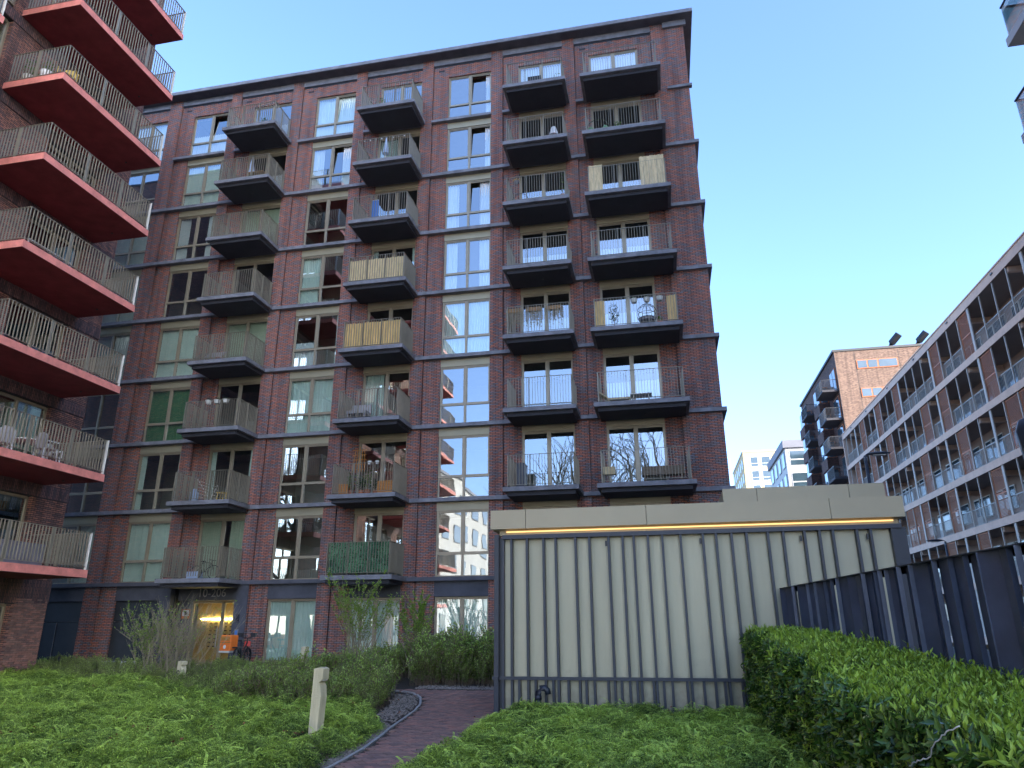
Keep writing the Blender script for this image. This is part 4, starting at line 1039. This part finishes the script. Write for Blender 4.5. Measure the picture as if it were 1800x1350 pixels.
# bay F
bx = thing('storage_box', 'dark slatted cupboard in the left corner of a lower balcony in the third stack', 'cupboard', bpos('F', 1, .14, .5)); MB().box(-.15, .15, -.3, .3, 0, .95).build('body', 'navy', bx); MB().box(-.17, .17, -.32, .32, .95, .98).build('top', 'navy', bx)
for j in range(3):
    t = thing('hanging_planter', f"wooden trough with trailing dry plants on the balcony rail, {('left', 'middle', 'right')[j]} of three", 'planter', (BX['F'][0]+.42+.78*j, 25.64, FL[3]+1.02), 0, 'wooden troughs on one rail')
    MB().box(-.28, .28, 0, .16, 0, .16).build('trough', 'wood', t)
    mb = MB(); r_ = random.Random(60+j)
    for _ in range(46):
        x = r_.uniform(-.36, .36); l = r_.uniform(.3, .95); y = r_.uniform(-.02, .16); mb.bar((x, y, .16), (x+r_.uniform(-.08, .08), y, .1-l), .008)
        for q in range(5): zz = .1-l*q/5; mb.quad((x, y, zz), (x+.03, y-.01, zz+.01), (x+.05, y, zz-.03), (x+.01, y+.01, zz-.03))
    mb.build('trailing_stems', 'twig_pale', t, kind='stuff')
t = thing('hoop', 'thin dark hoop leaning behind the rail beside the orange crate', 'hoop', bpos('F', 5, .18, .3)); MB().ring((0, 0, .35), .34, .012, 'y', 24).build('ring', 'black', t); MB().bar((-.1, .12, 0), (0, 0, .1), .02).build('foot', 'black', t)
basket(bpos('F', 5, .82, .4), .5, .32, .32, 'wicker', 'orange slatted crate in the right half of the third stack balcony with the yellow flowers', cat='crate')
t = thing('flower_pot', 'yellow flowers in a hanging bowl at the left of a third stack balcony', 'flower pot', (BX['F'][0]+.55, 25.75, FL[5]+1.0)); MB().lathe((0, 0, 0), [(.05, 0), (.13, .12)], 12).build('pot', 'grey', t); leaves(70, .16, .18, .08, 5, .06).build('flowers', 'yellow', t)
plant(bpos('F', 5, .97, .1), 1.25, .14, 'tall thin plant at the right end of the balcony with the orange crate', seed=9, n=60)
t = thing('lamp', 'white cone shaped lantern on the second highest balcony of the third stack', 'lantern', bpos('F', 6, .83, .25)); MB().lathe((0, 0, .35), [(.22, 0), (.1, .42)], 14).build('lamp_shade', 'white', t); MB().lathe((0, 0, 0), [(.1, 0), (.03, .05), (.03, .35)], 10).build('stand', 'grey', t)
plant(bpos('F', 7, .9, .6), 1.1, .16, 'spindly potted plant by the door of the highest third stack balcony', seed=12, n=50)
fixed(MB().box(-.3, .3, -.12, .12, 0, .42).build('planter_box', 'black', loc=bpos('F', 7, .5, .1)), 'black planter box behind the rail of the highest third stack balcony', 'planter')
# bay G
t = thing('bird_box', 'square wooden box on a dark stand at the left end of the lowest wide balcony', 'box', bpos('G', 1, .07, .12))
MB().box(-.22, .22, -.12, .12, .35, .62).build('box', 'reed', t)
for x in (-.15, .15): MB().bar((x, 0, .35), (x, 0, 0), .03).build('leg', 'black', t)
t = thing('bench', 'low brown bench along the right half of the lowest wide balcony', 'bench', bpos('G', 1, .7, .45)); MB().box(-.75, .75, -.22, .22, .32, .4).build('seat', 'twig', t); MB().box(-.75, .75, .2, .26, .4, .72).build('backrest', 'twig', t)
for x in (-.65, .65): MB().box(x-.03, x+.03, -.2, .2, 0, .32).build('leg', 'twig', t)
table(bpos('G', 2, .5, .3), .8, .5, .35, 'post_white', 'low pale table on the second wide balcony')
t = thing('sun_lounger', 'low wooden lounger left of the pale table on the second wide balcony', 'sun lounger', bpos('G', 2, .24, .35))
MB().box(-.45, .4, -.25, .25, .2, .26).build('seat', 'reed', t); MB().prism([(-.45, .26), (-.8, .5), (-.77, .54), (-.42, .29)], 'y', -.25, .25).build('backrest', 'reed', t)
for x in (-.4, .35): MB().box(x-.03, x+.03, -.22, .22, 0, .2).build('leg', 'reed', t)
screen('G', 3, 0, .12, 1.12, 'bamboo', 'narrow bamboo strip at the left end of the rail on the third wide balcony', seed=6)
screen('G', 3, .89, 1, 1.12, 'bamboo', 'narrow bamboo strip at the right end of the rail on the third wide balcony', seed=7)
screen('G', 5, .0, .18, 1.28, 'reed', 'short reed mat strip on the left of the fifth wide balcony, rising over the rail', seed=8, dy=-.06)
screen('G', 5, .68, 1, 1.42, 'reed', 'broad tall reed mat on the right of the fifth wide balcony, standing over the rail', seed=9, dy=-.06)
t = thing('hanging_chair', 'black wire egg chair behind the rail of the third wide balcony', 'hanging chair', bpos('G', 3, .64, .3))
mb = MB()
for a in range(-3, 4): mb.tube([(.38*math.sin(a*.5)*math.sin(q*math.pi/8), .22*math.cos(a*.5)*math.sin(q*math.pi/8), .15+.9*(1-math.cos(q*math.pi/8))/2) for q in range(9)], .01, 5)
for zz in (.4, .6, .8): mb.ring((0, 0, zz), .34, .01, 'z', 16)
mb.build('wire_shell', 'black', t); MB().lathe((0, 0, .3), [(.3, 0), (.32, .1)], 14).build('cushion', 'grey', t); MB().ring((0, 0, .03), .4, .02, 'z', 20).bar((0, .35, 0), (0, .35, 1.15), .03).build('stand', 'black', t)
plant(bpos('G', 3, .22, .3), 1.15, .22, 'dark conical little tree in a pot left of the egg chair', lm='leaf_dark', seed=21, n=220, size=.07)
plant(bpos('G', 3, .8, .25), .5, .1, 'low plant in an orange pot right of the egg chair', pot='orange', seed=22, n=40)
for j in range(3):
    t = thing('hanging_planter', f"white planter hung outside the rail above the egg chair, {('left', 'middle', 'right')[j]} of three", 'planter', (BX['G'][0]+1.7+.48*j, 25.68, FL[3]+.98), 0, 'white planters above the egg chair')
    MB().lathe((0, 0, 0), [(.1, 0), (.14, .16)], 12).build('pot', 'post_white', t); leaves(26, .12, .2, .05, 70+j, .06).build('foliage', 'leaf_shrub', t)
t = thing('hammock_chair', 'green curved hammock chair at the left of the second highest wide balcony', 'hammock chair', bpos('G', 6, .14, .35))
MB().tube([(-.35+.1*q, 0, .45-.35*math.sin(q*math.pi/7)+.1) for q in range(8)], .12, 8).build('sling', 'curtain_green', t, smooth=True); MB().ring((0, 0, .5), .48, .015, 'y', 20).build('hoop_frame', 'leaf_dark', t)
plant(bpos('G', 6, .42, .3), .7, .18, 'green potted plant at the middle of the second highest wide balcony', seed=25)
# left building
C3 = ('grey chair with white legs at the right of the round table on a red balcony', 'grey chair with white legs at the left of the round table on a red balcony', 'grey chair with white legs seen from behind in front of the round table')
chair(rpos(1, .80, .45), R(80), 'chair_grey', C3[0], 'white'); chair(rpos(1, .38, .5), R(-100), 'chair_grey', C3[1], 'white'); chair(rpos(1, .60, .80), R(170), 'chair_grey', C3[2], 'white')
table(rpos(1, .6, .45), .95, .95, .73, 'white', 'round white table among the grey chairs on a red balcony', True)
chair(rpos(1, .14, .5), R(-20), 'chair_grey', 'grey lounge chair with white tubular frame, farthest left on that red balcony', 'white')
t = thing('storage_box', 'grey covered storage box on the lowest red balcony', 'storage box', rpos(0, .62, .55)); MB().box(-.35, .35, -.75, .75, 0, .62).build('body', 'grey', t); MB().box(-.38, .38, -.78, .78, .62, .68).build('lid', 'grey', t)
chair(rpos(5, .12, .8), R(30), 'yellow', 'yellow wooden chair in the near corner of a high red balcony')
plant(rpos(5, .03, .3), .95, .25, 'leafy plant at the wall end of the high red balcony with the yellow chair', seed=31, pot='post_white', pr=.18)
plant(rpos(5, .03, .62), .8, .22, 'trailing plant in a white tub beside the yellow chair', seed=32, pot='white', pr=.2)
t = thing('bench', 'long dark bench with a pale metal frame on a middle red balcony', 'bench', rpos(3, .25, .82)); MB().box(-.2, .2, -.8, .8, .1, .16).build('seat', 'black', t); MB().bar((.2, -.8, .3), (.2, .8, .3), .03).bar((.2, -.8, 0), (.2, -.8, .3), .03).bar((.2, .8, 0), (.2, .8, .3), .03).build('frame', 'post_white', t)
chair(rpos(7, .9, .6), R(200), 'black', 'black folding chair on the highest visible red balcony')

# ------------------------------------------------------------------ planting
def leafquad(mb, tips, c, d, w, L, fold=.0, tip=0., mi=0, up=Vector((0, 0, 1))):
    """a leaf of two halves folded along its midrib"""
    d = d.normalized(); s = d.cross(up)
    if s.length < 1e-3: s = Vector((1, 0, 0))
    s.normalize(); n = s.cross(d)
    a = c; b = c+d*L; m1 = c+d*L*.45+s*w*.5+n*fold*w; m2 = c+d*L*.45-s*w*.5+n*fold*w
    k = len(mb.v); mb.v += [tuple(a), tuple(m1), tuple(b), tuple(m2), tuple(c+d*L*.5)]
    mb.f += [(k, k+1, k+2, k+4), (k, k+4, k+2, k+3)]; mb.mi += [mi, mi]; tips += [tip]*5
def src_obj(name, mb, tips, mats):
    me = mb.mesh(name, mats)
    at = me.attributes.new('tip', 'FLOAT', 'POINT'); t = tips+[0.]*(len(mb.v)-len(tips)); at.data.foreach_set('value', t)
    return bpy.data.objects.new(name, me)
def spray(seed, L=.22, leaf=.022, n=14, arch=.5, side=3):
    r = random.Random(seed); mb = MB(); tips = []
    for q in range(side):
        a0 = q*6.28/side+r.uniform(-.6, .6); el = r.uniform(.25, .9); LL = L*r.uniform(.7, 1.15)
        for i in range(n):
            t = (i+1)/n; rad = LL*t*math.cos(el); z = LL*(math.sin(el)*t-arch*t*t*.35)
            c = Vector((math.cos(a0)*rad, math.sin(a0)*rad, z)); ax = Vector((math.cos(a0), math.sin(a0), .4-arch*t)).normalized()
            for sgn in (-1, 1):
                sd_ = Vector((-ax.y, ax.x, 0))*sgn
                d = (sd_+ax*.7+Vector((0, 0, r.uniform(.1, .6)))).normalized()
                leafquad(mb, tips, c, d, leaf*.7, leaf*r.uniform(.8, 1.25)*(1.1-.35*t), .12, t*t)
    return mb, tips
def twiggy(seed, H=.7, n=7, leaf=.03, leafy=.5, nl=26):
    r = random.Random(seed); mb = MB(); tips = []
    segs = []
    for q in range(n):
        a = r.uniform(0, 6.28); lean = r.uniform(.05, .45); h = H*r.uniform(.65, 1.1); base = Vector((r.uniform(-.06, .06), r.uniform(-.06, .06), 0))
        pts = [base+Vector((math.cos(a)*lean*h*t*t, math.sin(a)*lean*h*t*t, h*t)) for t in (0, .33, .66, 1)]
        for p0, p1 in zip(pts[:-1], pts[1:]): segs.append((p0, p1))
        for _ in range(3):
            t = r.uniform(.35, .85); p = base+Vector((math.cos(a)*lean*h*t*t, math.sin(a)*lean*h*t*t, h*t)); b = a+r.uniform(-1.6, 1.6)
            p1 = p+Vector((math.cos(b)*.35, math.sin(b)*.35, .8)).normalized()*h*r.uniform(.2, .4); segs.append((p, p1))
    for _ in range(nl*n//4):
        p0, p1 = r.choice(segs); t = r.random(); c = p0.lerp(p1, t)
        if c.z < H*(1-leafy)*r.uniform(.6, 1.1): continue
        a = r.uniform(0, 6.28); leafquad(mb, tips, c, Vector((math.cos(a), math.sin(a), r.uniform(.1, 1.0))), leaf*.6, leaf*r.uniform(.7, 1.3), .1, c.z/H*.8)
    for p0, p1 in segs:
        mb.bar(p0, p1, .004, mi=1)
    return mb, tips
def rosette(seed, L=.09, n=8, up=.7, w=.32):
    r = random.Random(seed); mb = MB(); tips = []
    for i in range(n):
        a = i*2.4+r.uniform(-.3, .3); e = up*r.uniform(.5, 1.3); z = .02+i*.012
        d = Vector((math.cos(a)*math.cos(e), math.sin(a)*math.cos(e), math.sin(e)))
        l = L*r.uniform(.7, 1.15)
        leafquad(mb, tips, Vector((0, 0, z)), d, l*w, l, .12, i/n)
    mb.bar((0, 0, -.05), (0, 0, .02+n*.012), .004, mi=0); tips += [0.]*8
    return mb, tips
def gn_scatter(name, pts, rots, scls, sources, **props):
    me = bpy.data.meshes.new(name); me.from_pydata([tuple(p) for p in pts], [], [])
    a = me.attributes.new('rot', 'FLOAT_VECTOR', 'POINT'); a.data.foreach_set('vector', np.array(rots, dtype=np.float32).ravel())
    a = me.attributes.new('scl', 'FLOAT', 'POINT'); a.data.foreach_set('value', np.array(scls, dtype=np.float32))
    o = bpy.data.objects.new(name, me); COL.objects.link(o); o['kind'] = 'stuff'
    for k, v in props.items(): o[k] = v
    ng = bpy.data.node_groups.new(name, 'GeometryNodeTree')
    ng.interface.new_socket('Geometry', in_out='INPUT', socket_type='NodeSocketGeometry'); ng.interface.new_socket('Geometry', in_out='OUTPUT', socket_type='NodeSocketGeometry')
    gi = ng.nodes.new('NodeGroupInput'); go = ng.nodes.new('NodeGroupOutput')
    mp = ng.nodes.new('GeometryNodeMeshToPoints'); ip = ng.nodes.new('GeometryNodeInstanceOnPoints'); jn = ng.nodes.new('GeometryNodeJoinGeometry')
    for s_ in sources:
        oi = ng.nodes.new('GeometryNodeObjectInfo'); oi.inputs['Object'].default_value = s_; oi.inputs['As Instance'].default_value = True
        ng.links.new(oi.outputs['Geometry'], jn.inputs[0])
    ra = ng.nodes.new('GeometryNodeInputNamedAttribute'); ra.data_type = 'FLOAT_VECTOR'; ra.inputs[0].default_value = 'rot'
    sa = ng.nodes.new('GeometryNodeInputNamedAttribute'); sa.data_type = 'FLOAT'; sa.inputs[0].default_value = 'scl'
    ri = ng.nodes.new('FunctionNodeRandomValue'); ri.data_type = 'INT'; ri.inputs[4].default_value = 0; ri.inputs[5].default_value = len(sources)-1
    L = ng.links
    L.new(gi.outputs[0], mp.inputs[0]); L.new(mp.outputs[0], ip.inputs['Points']); L.new(jn.outputs[0], ip.inputs['Instance'])
    ip.inputs['Pick Instance'].default_value = True
    L.new(ri.outputs[2], ip.inputs['Instance Index']); L.new(ra.outputs[0], ip.inputs['Rotation']); L.new(sa.outputs[0], ip.inputs['Scale'])
    L.new(ip.outputs[0], go.inputs[0])
    md = o.modifiers.new('scatter', 'NODES'); md.node_group = ng
    return o

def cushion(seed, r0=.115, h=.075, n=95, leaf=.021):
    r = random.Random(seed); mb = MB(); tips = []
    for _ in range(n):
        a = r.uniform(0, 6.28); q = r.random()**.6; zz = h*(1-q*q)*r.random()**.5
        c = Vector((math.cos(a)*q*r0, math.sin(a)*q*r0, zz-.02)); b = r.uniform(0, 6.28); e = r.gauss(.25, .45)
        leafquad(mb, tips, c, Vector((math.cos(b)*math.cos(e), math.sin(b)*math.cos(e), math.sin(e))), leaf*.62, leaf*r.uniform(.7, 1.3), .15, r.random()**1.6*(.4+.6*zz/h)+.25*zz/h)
    for k in range(1 if seed in (1, 3) else 0):    # an arching shoots that stand clear of the cushion
        a = r.uniform(0, 6.28); L = r.uniform(.1, .15)
        for i in range(9):
            t = (i+1)/9; c = Vector((math.cos(a)*L*t, math.sin(a)*L*t, h*.6+L*(.65*t-.45*t*t))); ax = Vector((math.cos(a), math.sin(a), .4-.6*t))
            for sg in (-1, 1): leafquad(mb, tips, c, Vector((-ax.y*sg, ax.x*sg, .3))+ax*.6, leaf*.6, leaf*(1.15-.5*t), .12, .5+.5*t)
    return mb, tips
rg = random.Random(11)
def mound(x, y):
    v = noise.noise(Vector((x*.75, y*.75, 1.3)))*.5+noise.noise(Vector((x*1.9, y*1.9, 5)))*.28
    return .20+.16*v
# bright ground cover: left bed and right bed
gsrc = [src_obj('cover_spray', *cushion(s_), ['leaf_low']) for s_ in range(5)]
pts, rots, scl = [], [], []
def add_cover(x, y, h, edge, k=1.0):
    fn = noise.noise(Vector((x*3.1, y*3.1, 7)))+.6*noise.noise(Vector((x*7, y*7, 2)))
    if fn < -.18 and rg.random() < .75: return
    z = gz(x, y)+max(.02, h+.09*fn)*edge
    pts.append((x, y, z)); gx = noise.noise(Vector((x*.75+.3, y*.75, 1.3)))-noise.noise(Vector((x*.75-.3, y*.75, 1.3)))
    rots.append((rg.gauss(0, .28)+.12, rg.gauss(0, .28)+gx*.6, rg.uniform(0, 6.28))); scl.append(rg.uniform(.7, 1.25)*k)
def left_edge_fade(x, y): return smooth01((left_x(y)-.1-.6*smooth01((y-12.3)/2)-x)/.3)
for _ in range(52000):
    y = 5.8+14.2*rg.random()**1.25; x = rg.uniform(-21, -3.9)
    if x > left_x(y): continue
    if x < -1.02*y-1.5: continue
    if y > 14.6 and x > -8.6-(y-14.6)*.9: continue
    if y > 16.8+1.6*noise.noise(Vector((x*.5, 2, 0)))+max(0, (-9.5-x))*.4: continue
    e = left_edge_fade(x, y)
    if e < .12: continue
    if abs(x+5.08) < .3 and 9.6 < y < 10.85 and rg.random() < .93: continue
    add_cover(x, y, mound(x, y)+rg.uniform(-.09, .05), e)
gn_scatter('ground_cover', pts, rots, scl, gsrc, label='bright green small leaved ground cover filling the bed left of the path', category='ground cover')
nA = len(pts); pts, rots, scl = [], [], []
for _ in range(16000):
    y = rg.uniform(5.5, 13.95); x = rg.uniform(-3.5, 1.9)
    lim = -2.95+.22*noise.noise(Vector((y*1.3, 0, 3)))+(.0 if y < 12 else -.0)
    if x < lim: continue
    if y > 13.5 and x > -.3 and rg.random() < .9: continue
    e = smooth01((x-lim+.05)/.3)
    add_cover(x, y, mound(x, y)+.02+rg.uniform(-.07, .05), max(.25, e))
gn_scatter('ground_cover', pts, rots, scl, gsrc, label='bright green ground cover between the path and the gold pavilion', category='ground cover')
# dead leaves caught in the cover
dl = MB(); 
spots = [(-9.9, 9.2), (-9.0, 9.0), (-6.4, 9.4), (-5.9, 10.2), (-7.4, 9.1), (-4.95, 12.3), (-5.3, 12.2), (-4.6, 12.0), (-1.6, 12.9), (-.9, 13.0), (.0, 13.3), (.1, 13.7), (-3.0, 11.9), (-1.7, 10.4), (-.6, 12.1), (-8.6, 11), (-6.1, 8.8)]
for _ in range(60):
    y_ = rg.uniform(8.5, 18); spots.append((rg.uniform(-1.0*y_-1, left_x(y_)-.3), y_))
for sx, sy in spots:
    for _ in range(rg.choice((1, 2, 5, 7))):
        x, y = sx+rg.gauss(0, .12), sy+rg.gauss(0, .12); z = gz(x, y)+mound(x, y)+rg.uniform(.0, .1); L = rg.uniform(.03, .055); a = rg.uniform(0, 6.28)
        tt = []; leafquad(dl, tt, Vector((x, y, z)), Vector((math.cos(a), math.sin(a), rg.uniform(-.3, .9))), L*.7, L, .3)
        leafquad(dl, tt, Vector((x, y, z)), Vector((math.cos(a+1), math.sin(a+1), rg.uniform(-.3, .9))), L*.7, L, .3)
o = dl.build('dead_leaves', 'dead_leaf', kind='stuff'); o['label'] = 'brown curled dead leaves caught in the green ground cover'; o['category'] = 'dead leaves'
# low twiggy shrubs behind
tw_l = [src_obj('twiggy_shrub', *twiggy(s_, H=.62, n=8, leaf=.05, leafy=.8, nl=150), ['leaf_shrub', 'twig']) for s_ in range(5)]
pts, rots, scl = [], [], []
def add_sh(x, y, k): pts.append((x, y, gz(x, y)-.02)); rots.append((rg.gauss(0, .12), rg.gauss(0, .12), rg.uniform(0, 6.28))); scl.append(k*rg.choice((.6, .8, .9, 1.0, 1.1, 1.35)))
for _ in range(3600):
    y = rg.uniform(14.4, 25.4); x = rg.uniform(-24, -5.0)
    if x > left_x(min(y, 18.6))-.75: continue
    if y < 16.8+1.0*noise.noise(Vector((x*.5, 2, 0)))+max(0, (-9.5-x))*.4-.6 and not (x > -8.9-(y-14.4)*.9): continue
    if -20.5 < x < -16 and y > 24: continue
    if (abs(x+12.25) < .5 and y > 22.3) or (abs(x+13.66) < .3 and 17.5 < y < 19.6): continue
    if x < -19.2 and y > 20.5 and y < 99 and x < -19.85 and y < 21.2: continue
    k = .55+.6*smooth01((x+11.5)/4)
    if y < 17 and x > -9: k = .9
    add_sh(x, y, k*(1+.25*noise.noise(Vector((x*.6, y*.6, 9)))))
for _ in range(700):
    x = rg.uniform(-6.9, -2.2); y = rg.uniform(19.7, 23.0)
    add_sh(x, y, 1.45+.3*noise.noise(Vector((x, y, 0))))
gn_scatter('low_shrubs', pts, rots, scl, tw_l, label='mass of low twiggy green shrubs in front of the ground floor windows', category='shrubs')

# tall deciduous shrubs, each a thing with stems and foliage
def tall_shrub(x, y, H, spread, label, seed, leafn, nst, leafm='leaf_fresh', stem='twig_pale', low=.35, leaf=.05, only=None, sub=5, thick=.011, bsp=.12):
    r = random.Random(seed); t = thing('shrub', label, 'shrub', (x, y, gz(x, y)))
    st = MB(); lf = MB(); tips = []; ends = []
    for q in range(nst):
        a = r.uniform(0, 6.28); base = Vector((r.gauss(0, bsp), r.gauss(0, bsp*.8), 0)); h = H*r.uniform(.6, 1.0); sp = spread*r.uniform(.15, 1.0)
        pts_ = []
        for i in range(7):
            u = i/6; pts_.append(base+Vector((math.cos(a)*sp*u**1.35+r.gauss(0, .02), math.sin(a)*sp*u**1.35*.7+r.gauss(0, .02), h*(u*(1.15-.15*u)-.0))))
        st.tube(pts_, thick, 5, r_end=.003, cap=False)
        for s_ in range(sub):
            u = r.uniform(.3, .95); i = int(u*6); p = pts_[i].lerp(pts_[min(6, i+1)], u*6-i); b = a+r.uniform(-1.5, 1.5); LL = H*r.uniform(.12, .3)
            d = Vector((math.cos(b)*.5, math.sin(b)*.5, .85)).normalized(); p1 = p+d*LL*.5+Vector((r.gauss(0, .02), r.gauss(0, .02), 0)); p2 = p1+d*LL*.5+Vector((0, 0, .03))
            st.tube([p, p1, p2], .005, 4, r_end=.002, cap=False); ends += [(p, p1), (p1, p2)]
        ends += [(pts_[j], pts_[j+1]) for j in (3, 4, 5)]
    for _ in range(leafn):
        p, q = r.choice(ends); c = p.lerp(q, r.random())
        if c.z < H*low*r.uniform(.7, 1.5): continue
        if only and not only(c): continue
        a = r.uniform(0, 6.28)
        for k in range(2): leafquad(lf, tips, c, Vector((math.cos(a+k*2.6), math.sin(a+k*2.6), r.uniform(.2, 1.2))), leaf*.5, leaf*r.uniform(.6, 1.3), .12, r.random())
    st.build('stems', stem, t)
    me = lf.mesh('foliage', leafm); at = me.attributes.new('tip', 'FLOAT', 'POINT'); at.data.foreach_set('value', tips); link('foliage', me, t)
    return t
tall_shrub(-14.9, 20.8, 2.1, 1.6, 'grey almost bare twiggy shrub before the entrance, its left side in fresh leaf', 3, 5200, 115, leafm='leaf_fresh', stem='twig_pale', low=.1, leaf=.075, only=lambda c: c.x < -.35 or (c.x+c.y*7) % 1 < .12, sub=9, thick=.007, bsp=.42)
tall_shrub(-9.0, 21.2, 2.85, 1.5, 'tall fan shaped shrub of pale stems and fresh leaves below the ivy mat balcony', 5, 2600, 34, low=.5, leaf=.085, sub=5, thick=.014)
tall_shrub(-7.35, 21.4, 2.35, .85, 'slimmer shrub with two bright leafy heads, right of the tall fan shaped one', 8, 2600, 16, low=.55, leaf=.085, sub=5, thick=.012)

# cherry laurel hedge
def hx(y): return 2.06+.1268*(14.15-y)
def htop(y): return 1.02+.43*smooth01((y-5)/8.6)**1.0 if y < 13.7 else 1.45
lsrc = [src_obj('laurel_shoot', *rosette(s_, L=.075, n=9, up=.5, w=.36), ['leaf_laurel']) for s_ in range(4)]
tsrc = [src_obj('laurel_tip', *rosette(s_+20, L=.062, n=9, up=.85, w=.34), ['leaf_laurel']) for s_ in range(3)]
hedge = thing('hedge', 'clipped cherry laurel hedge with bright young tips in front of the anthracite fence', 'hedge', (1.9, 9, 0))
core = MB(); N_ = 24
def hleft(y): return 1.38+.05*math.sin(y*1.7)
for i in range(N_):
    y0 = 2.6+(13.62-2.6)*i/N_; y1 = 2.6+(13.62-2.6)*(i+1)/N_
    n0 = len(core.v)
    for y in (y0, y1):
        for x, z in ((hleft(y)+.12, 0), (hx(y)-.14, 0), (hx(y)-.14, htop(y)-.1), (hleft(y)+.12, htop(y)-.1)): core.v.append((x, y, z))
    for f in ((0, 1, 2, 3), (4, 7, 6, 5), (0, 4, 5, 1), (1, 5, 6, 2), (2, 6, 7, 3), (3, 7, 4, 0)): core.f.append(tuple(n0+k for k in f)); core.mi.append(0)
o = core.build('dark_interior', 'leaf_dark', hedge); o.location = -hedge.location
def hsc(name, n, fn, src):
    P, Q, S = [], [], []
    for _ in range(n):
        p, rt, s_ = fn(); P.append(p); Q.append(rt); S.append(s_)
    o = gn_scatter(name, P, Q, S, src); o.parent = hedge; o.location = -hedge.location
def face_left():
    y = 2.6+11.0*rg.random()**.8; z = htop(y)*rg.random()**.85; return (hleft(y)+rg.gauss(.02, .045), y, z), (rg.gauss(.0, .4), -R(55)+rg.gauss(0, .35), rg.uniform(-.8, .8)), rg.uniform(.6, 1.2)
def face_top():
    y = 2.6+11.1*rg.random()**.8; x = hleft(y)+(hx(y)-.02-hleft(y))*rg.random(); return (x, y, htop(y)-.05+rg.gauss(0, .03)+.03*noise.noise(Vector((x*2, y*2, 0)))), (rg.gauss(0, .25), rg.gauss(0, .25), rg.uniform(0, 6.28)), rg.uniform(.7, 1.2)
def face_end():
    x = hleft(13.6)+(hx(13.6)-hleft(13.6))*rg.random(); return (x, 13.62+rg.gauss(0, .03), 1.42*rg.random()), (R(50), rg.gauss(0, .3), rg.uniform(-.5, .5)), rg.uniform(.7, 1.1)
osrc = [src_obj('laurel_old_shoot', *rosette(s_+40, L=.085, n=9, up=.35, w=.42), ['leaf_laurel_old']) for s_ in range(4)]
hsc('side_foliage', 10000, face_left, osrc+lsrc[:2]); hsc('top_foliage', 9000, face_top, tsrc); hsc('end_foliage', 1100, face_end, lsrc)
# white string lying on the hedge
sp_ = [Vector(p) for p in ((1.26, 5.0, .8), (1.25, 4.814, .859), (1.235, 4.58, .925), (1.25, 4.42, .965), (1.24, 4.3, 1.03), (1.25, 4.124, 1.11), (1.29, 3.98, 1.165), (1.36, 3.88, 1.19))]
cpts = []
for i in range(1, len(sp_)-2):
    for q in range(6):
        t = q/6; p0, p1, p2, p3 = sp_[i-1:i+3]
        cpts.append(.5*((2*p1)+(p2-p0)*t+(2*p0-5*p1+4*p2-p3)*t*t+(3*p1-p0-3*p2+p3)*t**3)+Vector((0, .006*math.sin(i*5+q), .004*math.sin(q*2+i))))
cb = MB().tube(cpts, .0032, 6)
fixed(cb.build('string', 'white', smooth=True), 'thin white string dangling over the near end of the laurel hedge', 'string')

# bare trees behind the viewpoint, seen only in the window reflections
def bare_tree(x, y, H, seed, label):
    r = random.Random(seed); t = thing('tree', label, 'tree', (x, y, 0)); st = MB(); tk = MB(); lf = MB(); tips = []
    def br(p, d, L, rad, depth):
        pts_ = [p]; q = p.copy(); dd = d.copy()
        for i in range(3):
            dd = (dd+Vector((r.gauss(0, .12), r.gauss(0, .12), .06))).normalized(); q = q+dd*L/3; pts_.append(q.copy())
        (tk if depth < 2 else st).tube(pts_, rad, 6 if depth < 2 else 4, r_end=rad*.6, cap=False)
        if depth == 5:
            for _ in range(2): leafquad(lf, tips, q, Vector((r.gauss(0, 1), r.gauss(0, 1), r.gauss(0, 1))), .07, .12, .1, r.random())
            return
        for i in range(3 if depth < 4 else 2):
            a = r.uniform(0, 6.28); e = r.uniform(.35, .8); u = dd.orthogonal().normalized(); v = dd.cross(u)
            nd = (dd*math.cos(e)+(u*math.cos(a)+v*math.sin(a))*math.sin(e)).normalized(); br(pts_[-1] if i else pts_[2], nd, L*.72, rad*.58, depth+1)
    br(Vector((0, 0, 0)), Vector((0, 0, 1)), H*.32, H*.017, 0)
    tk.build('trunk', 'twig', t); st.build('crown', 'twig', t)
    me = lf.mesh('buds', 'leaf_fresh'); at = me.attributes.new('tip', 'FLOAT', 'POINT'); at.data.foreach_set('value', tips); link('buds', me, t)
bare_tree(-9.8, -7, 21, 1, 'bare tree behind the viewer, mirrored in the third stack of windows')
bare_tree(-14.8, -11, 15, 2, 'bare tree behind the viewer beside the red balconies, mirrored in the lower windows')
bare_tree(-6.2, -10, 20, 3, 'bare tree behind the viewer, mirrored in the lowest doors of the third stack')
bare_tree(-2.4, -7, 20.5, 4, 'bare tree behind the viewer, mirrored in the lowest wide balcony doors')
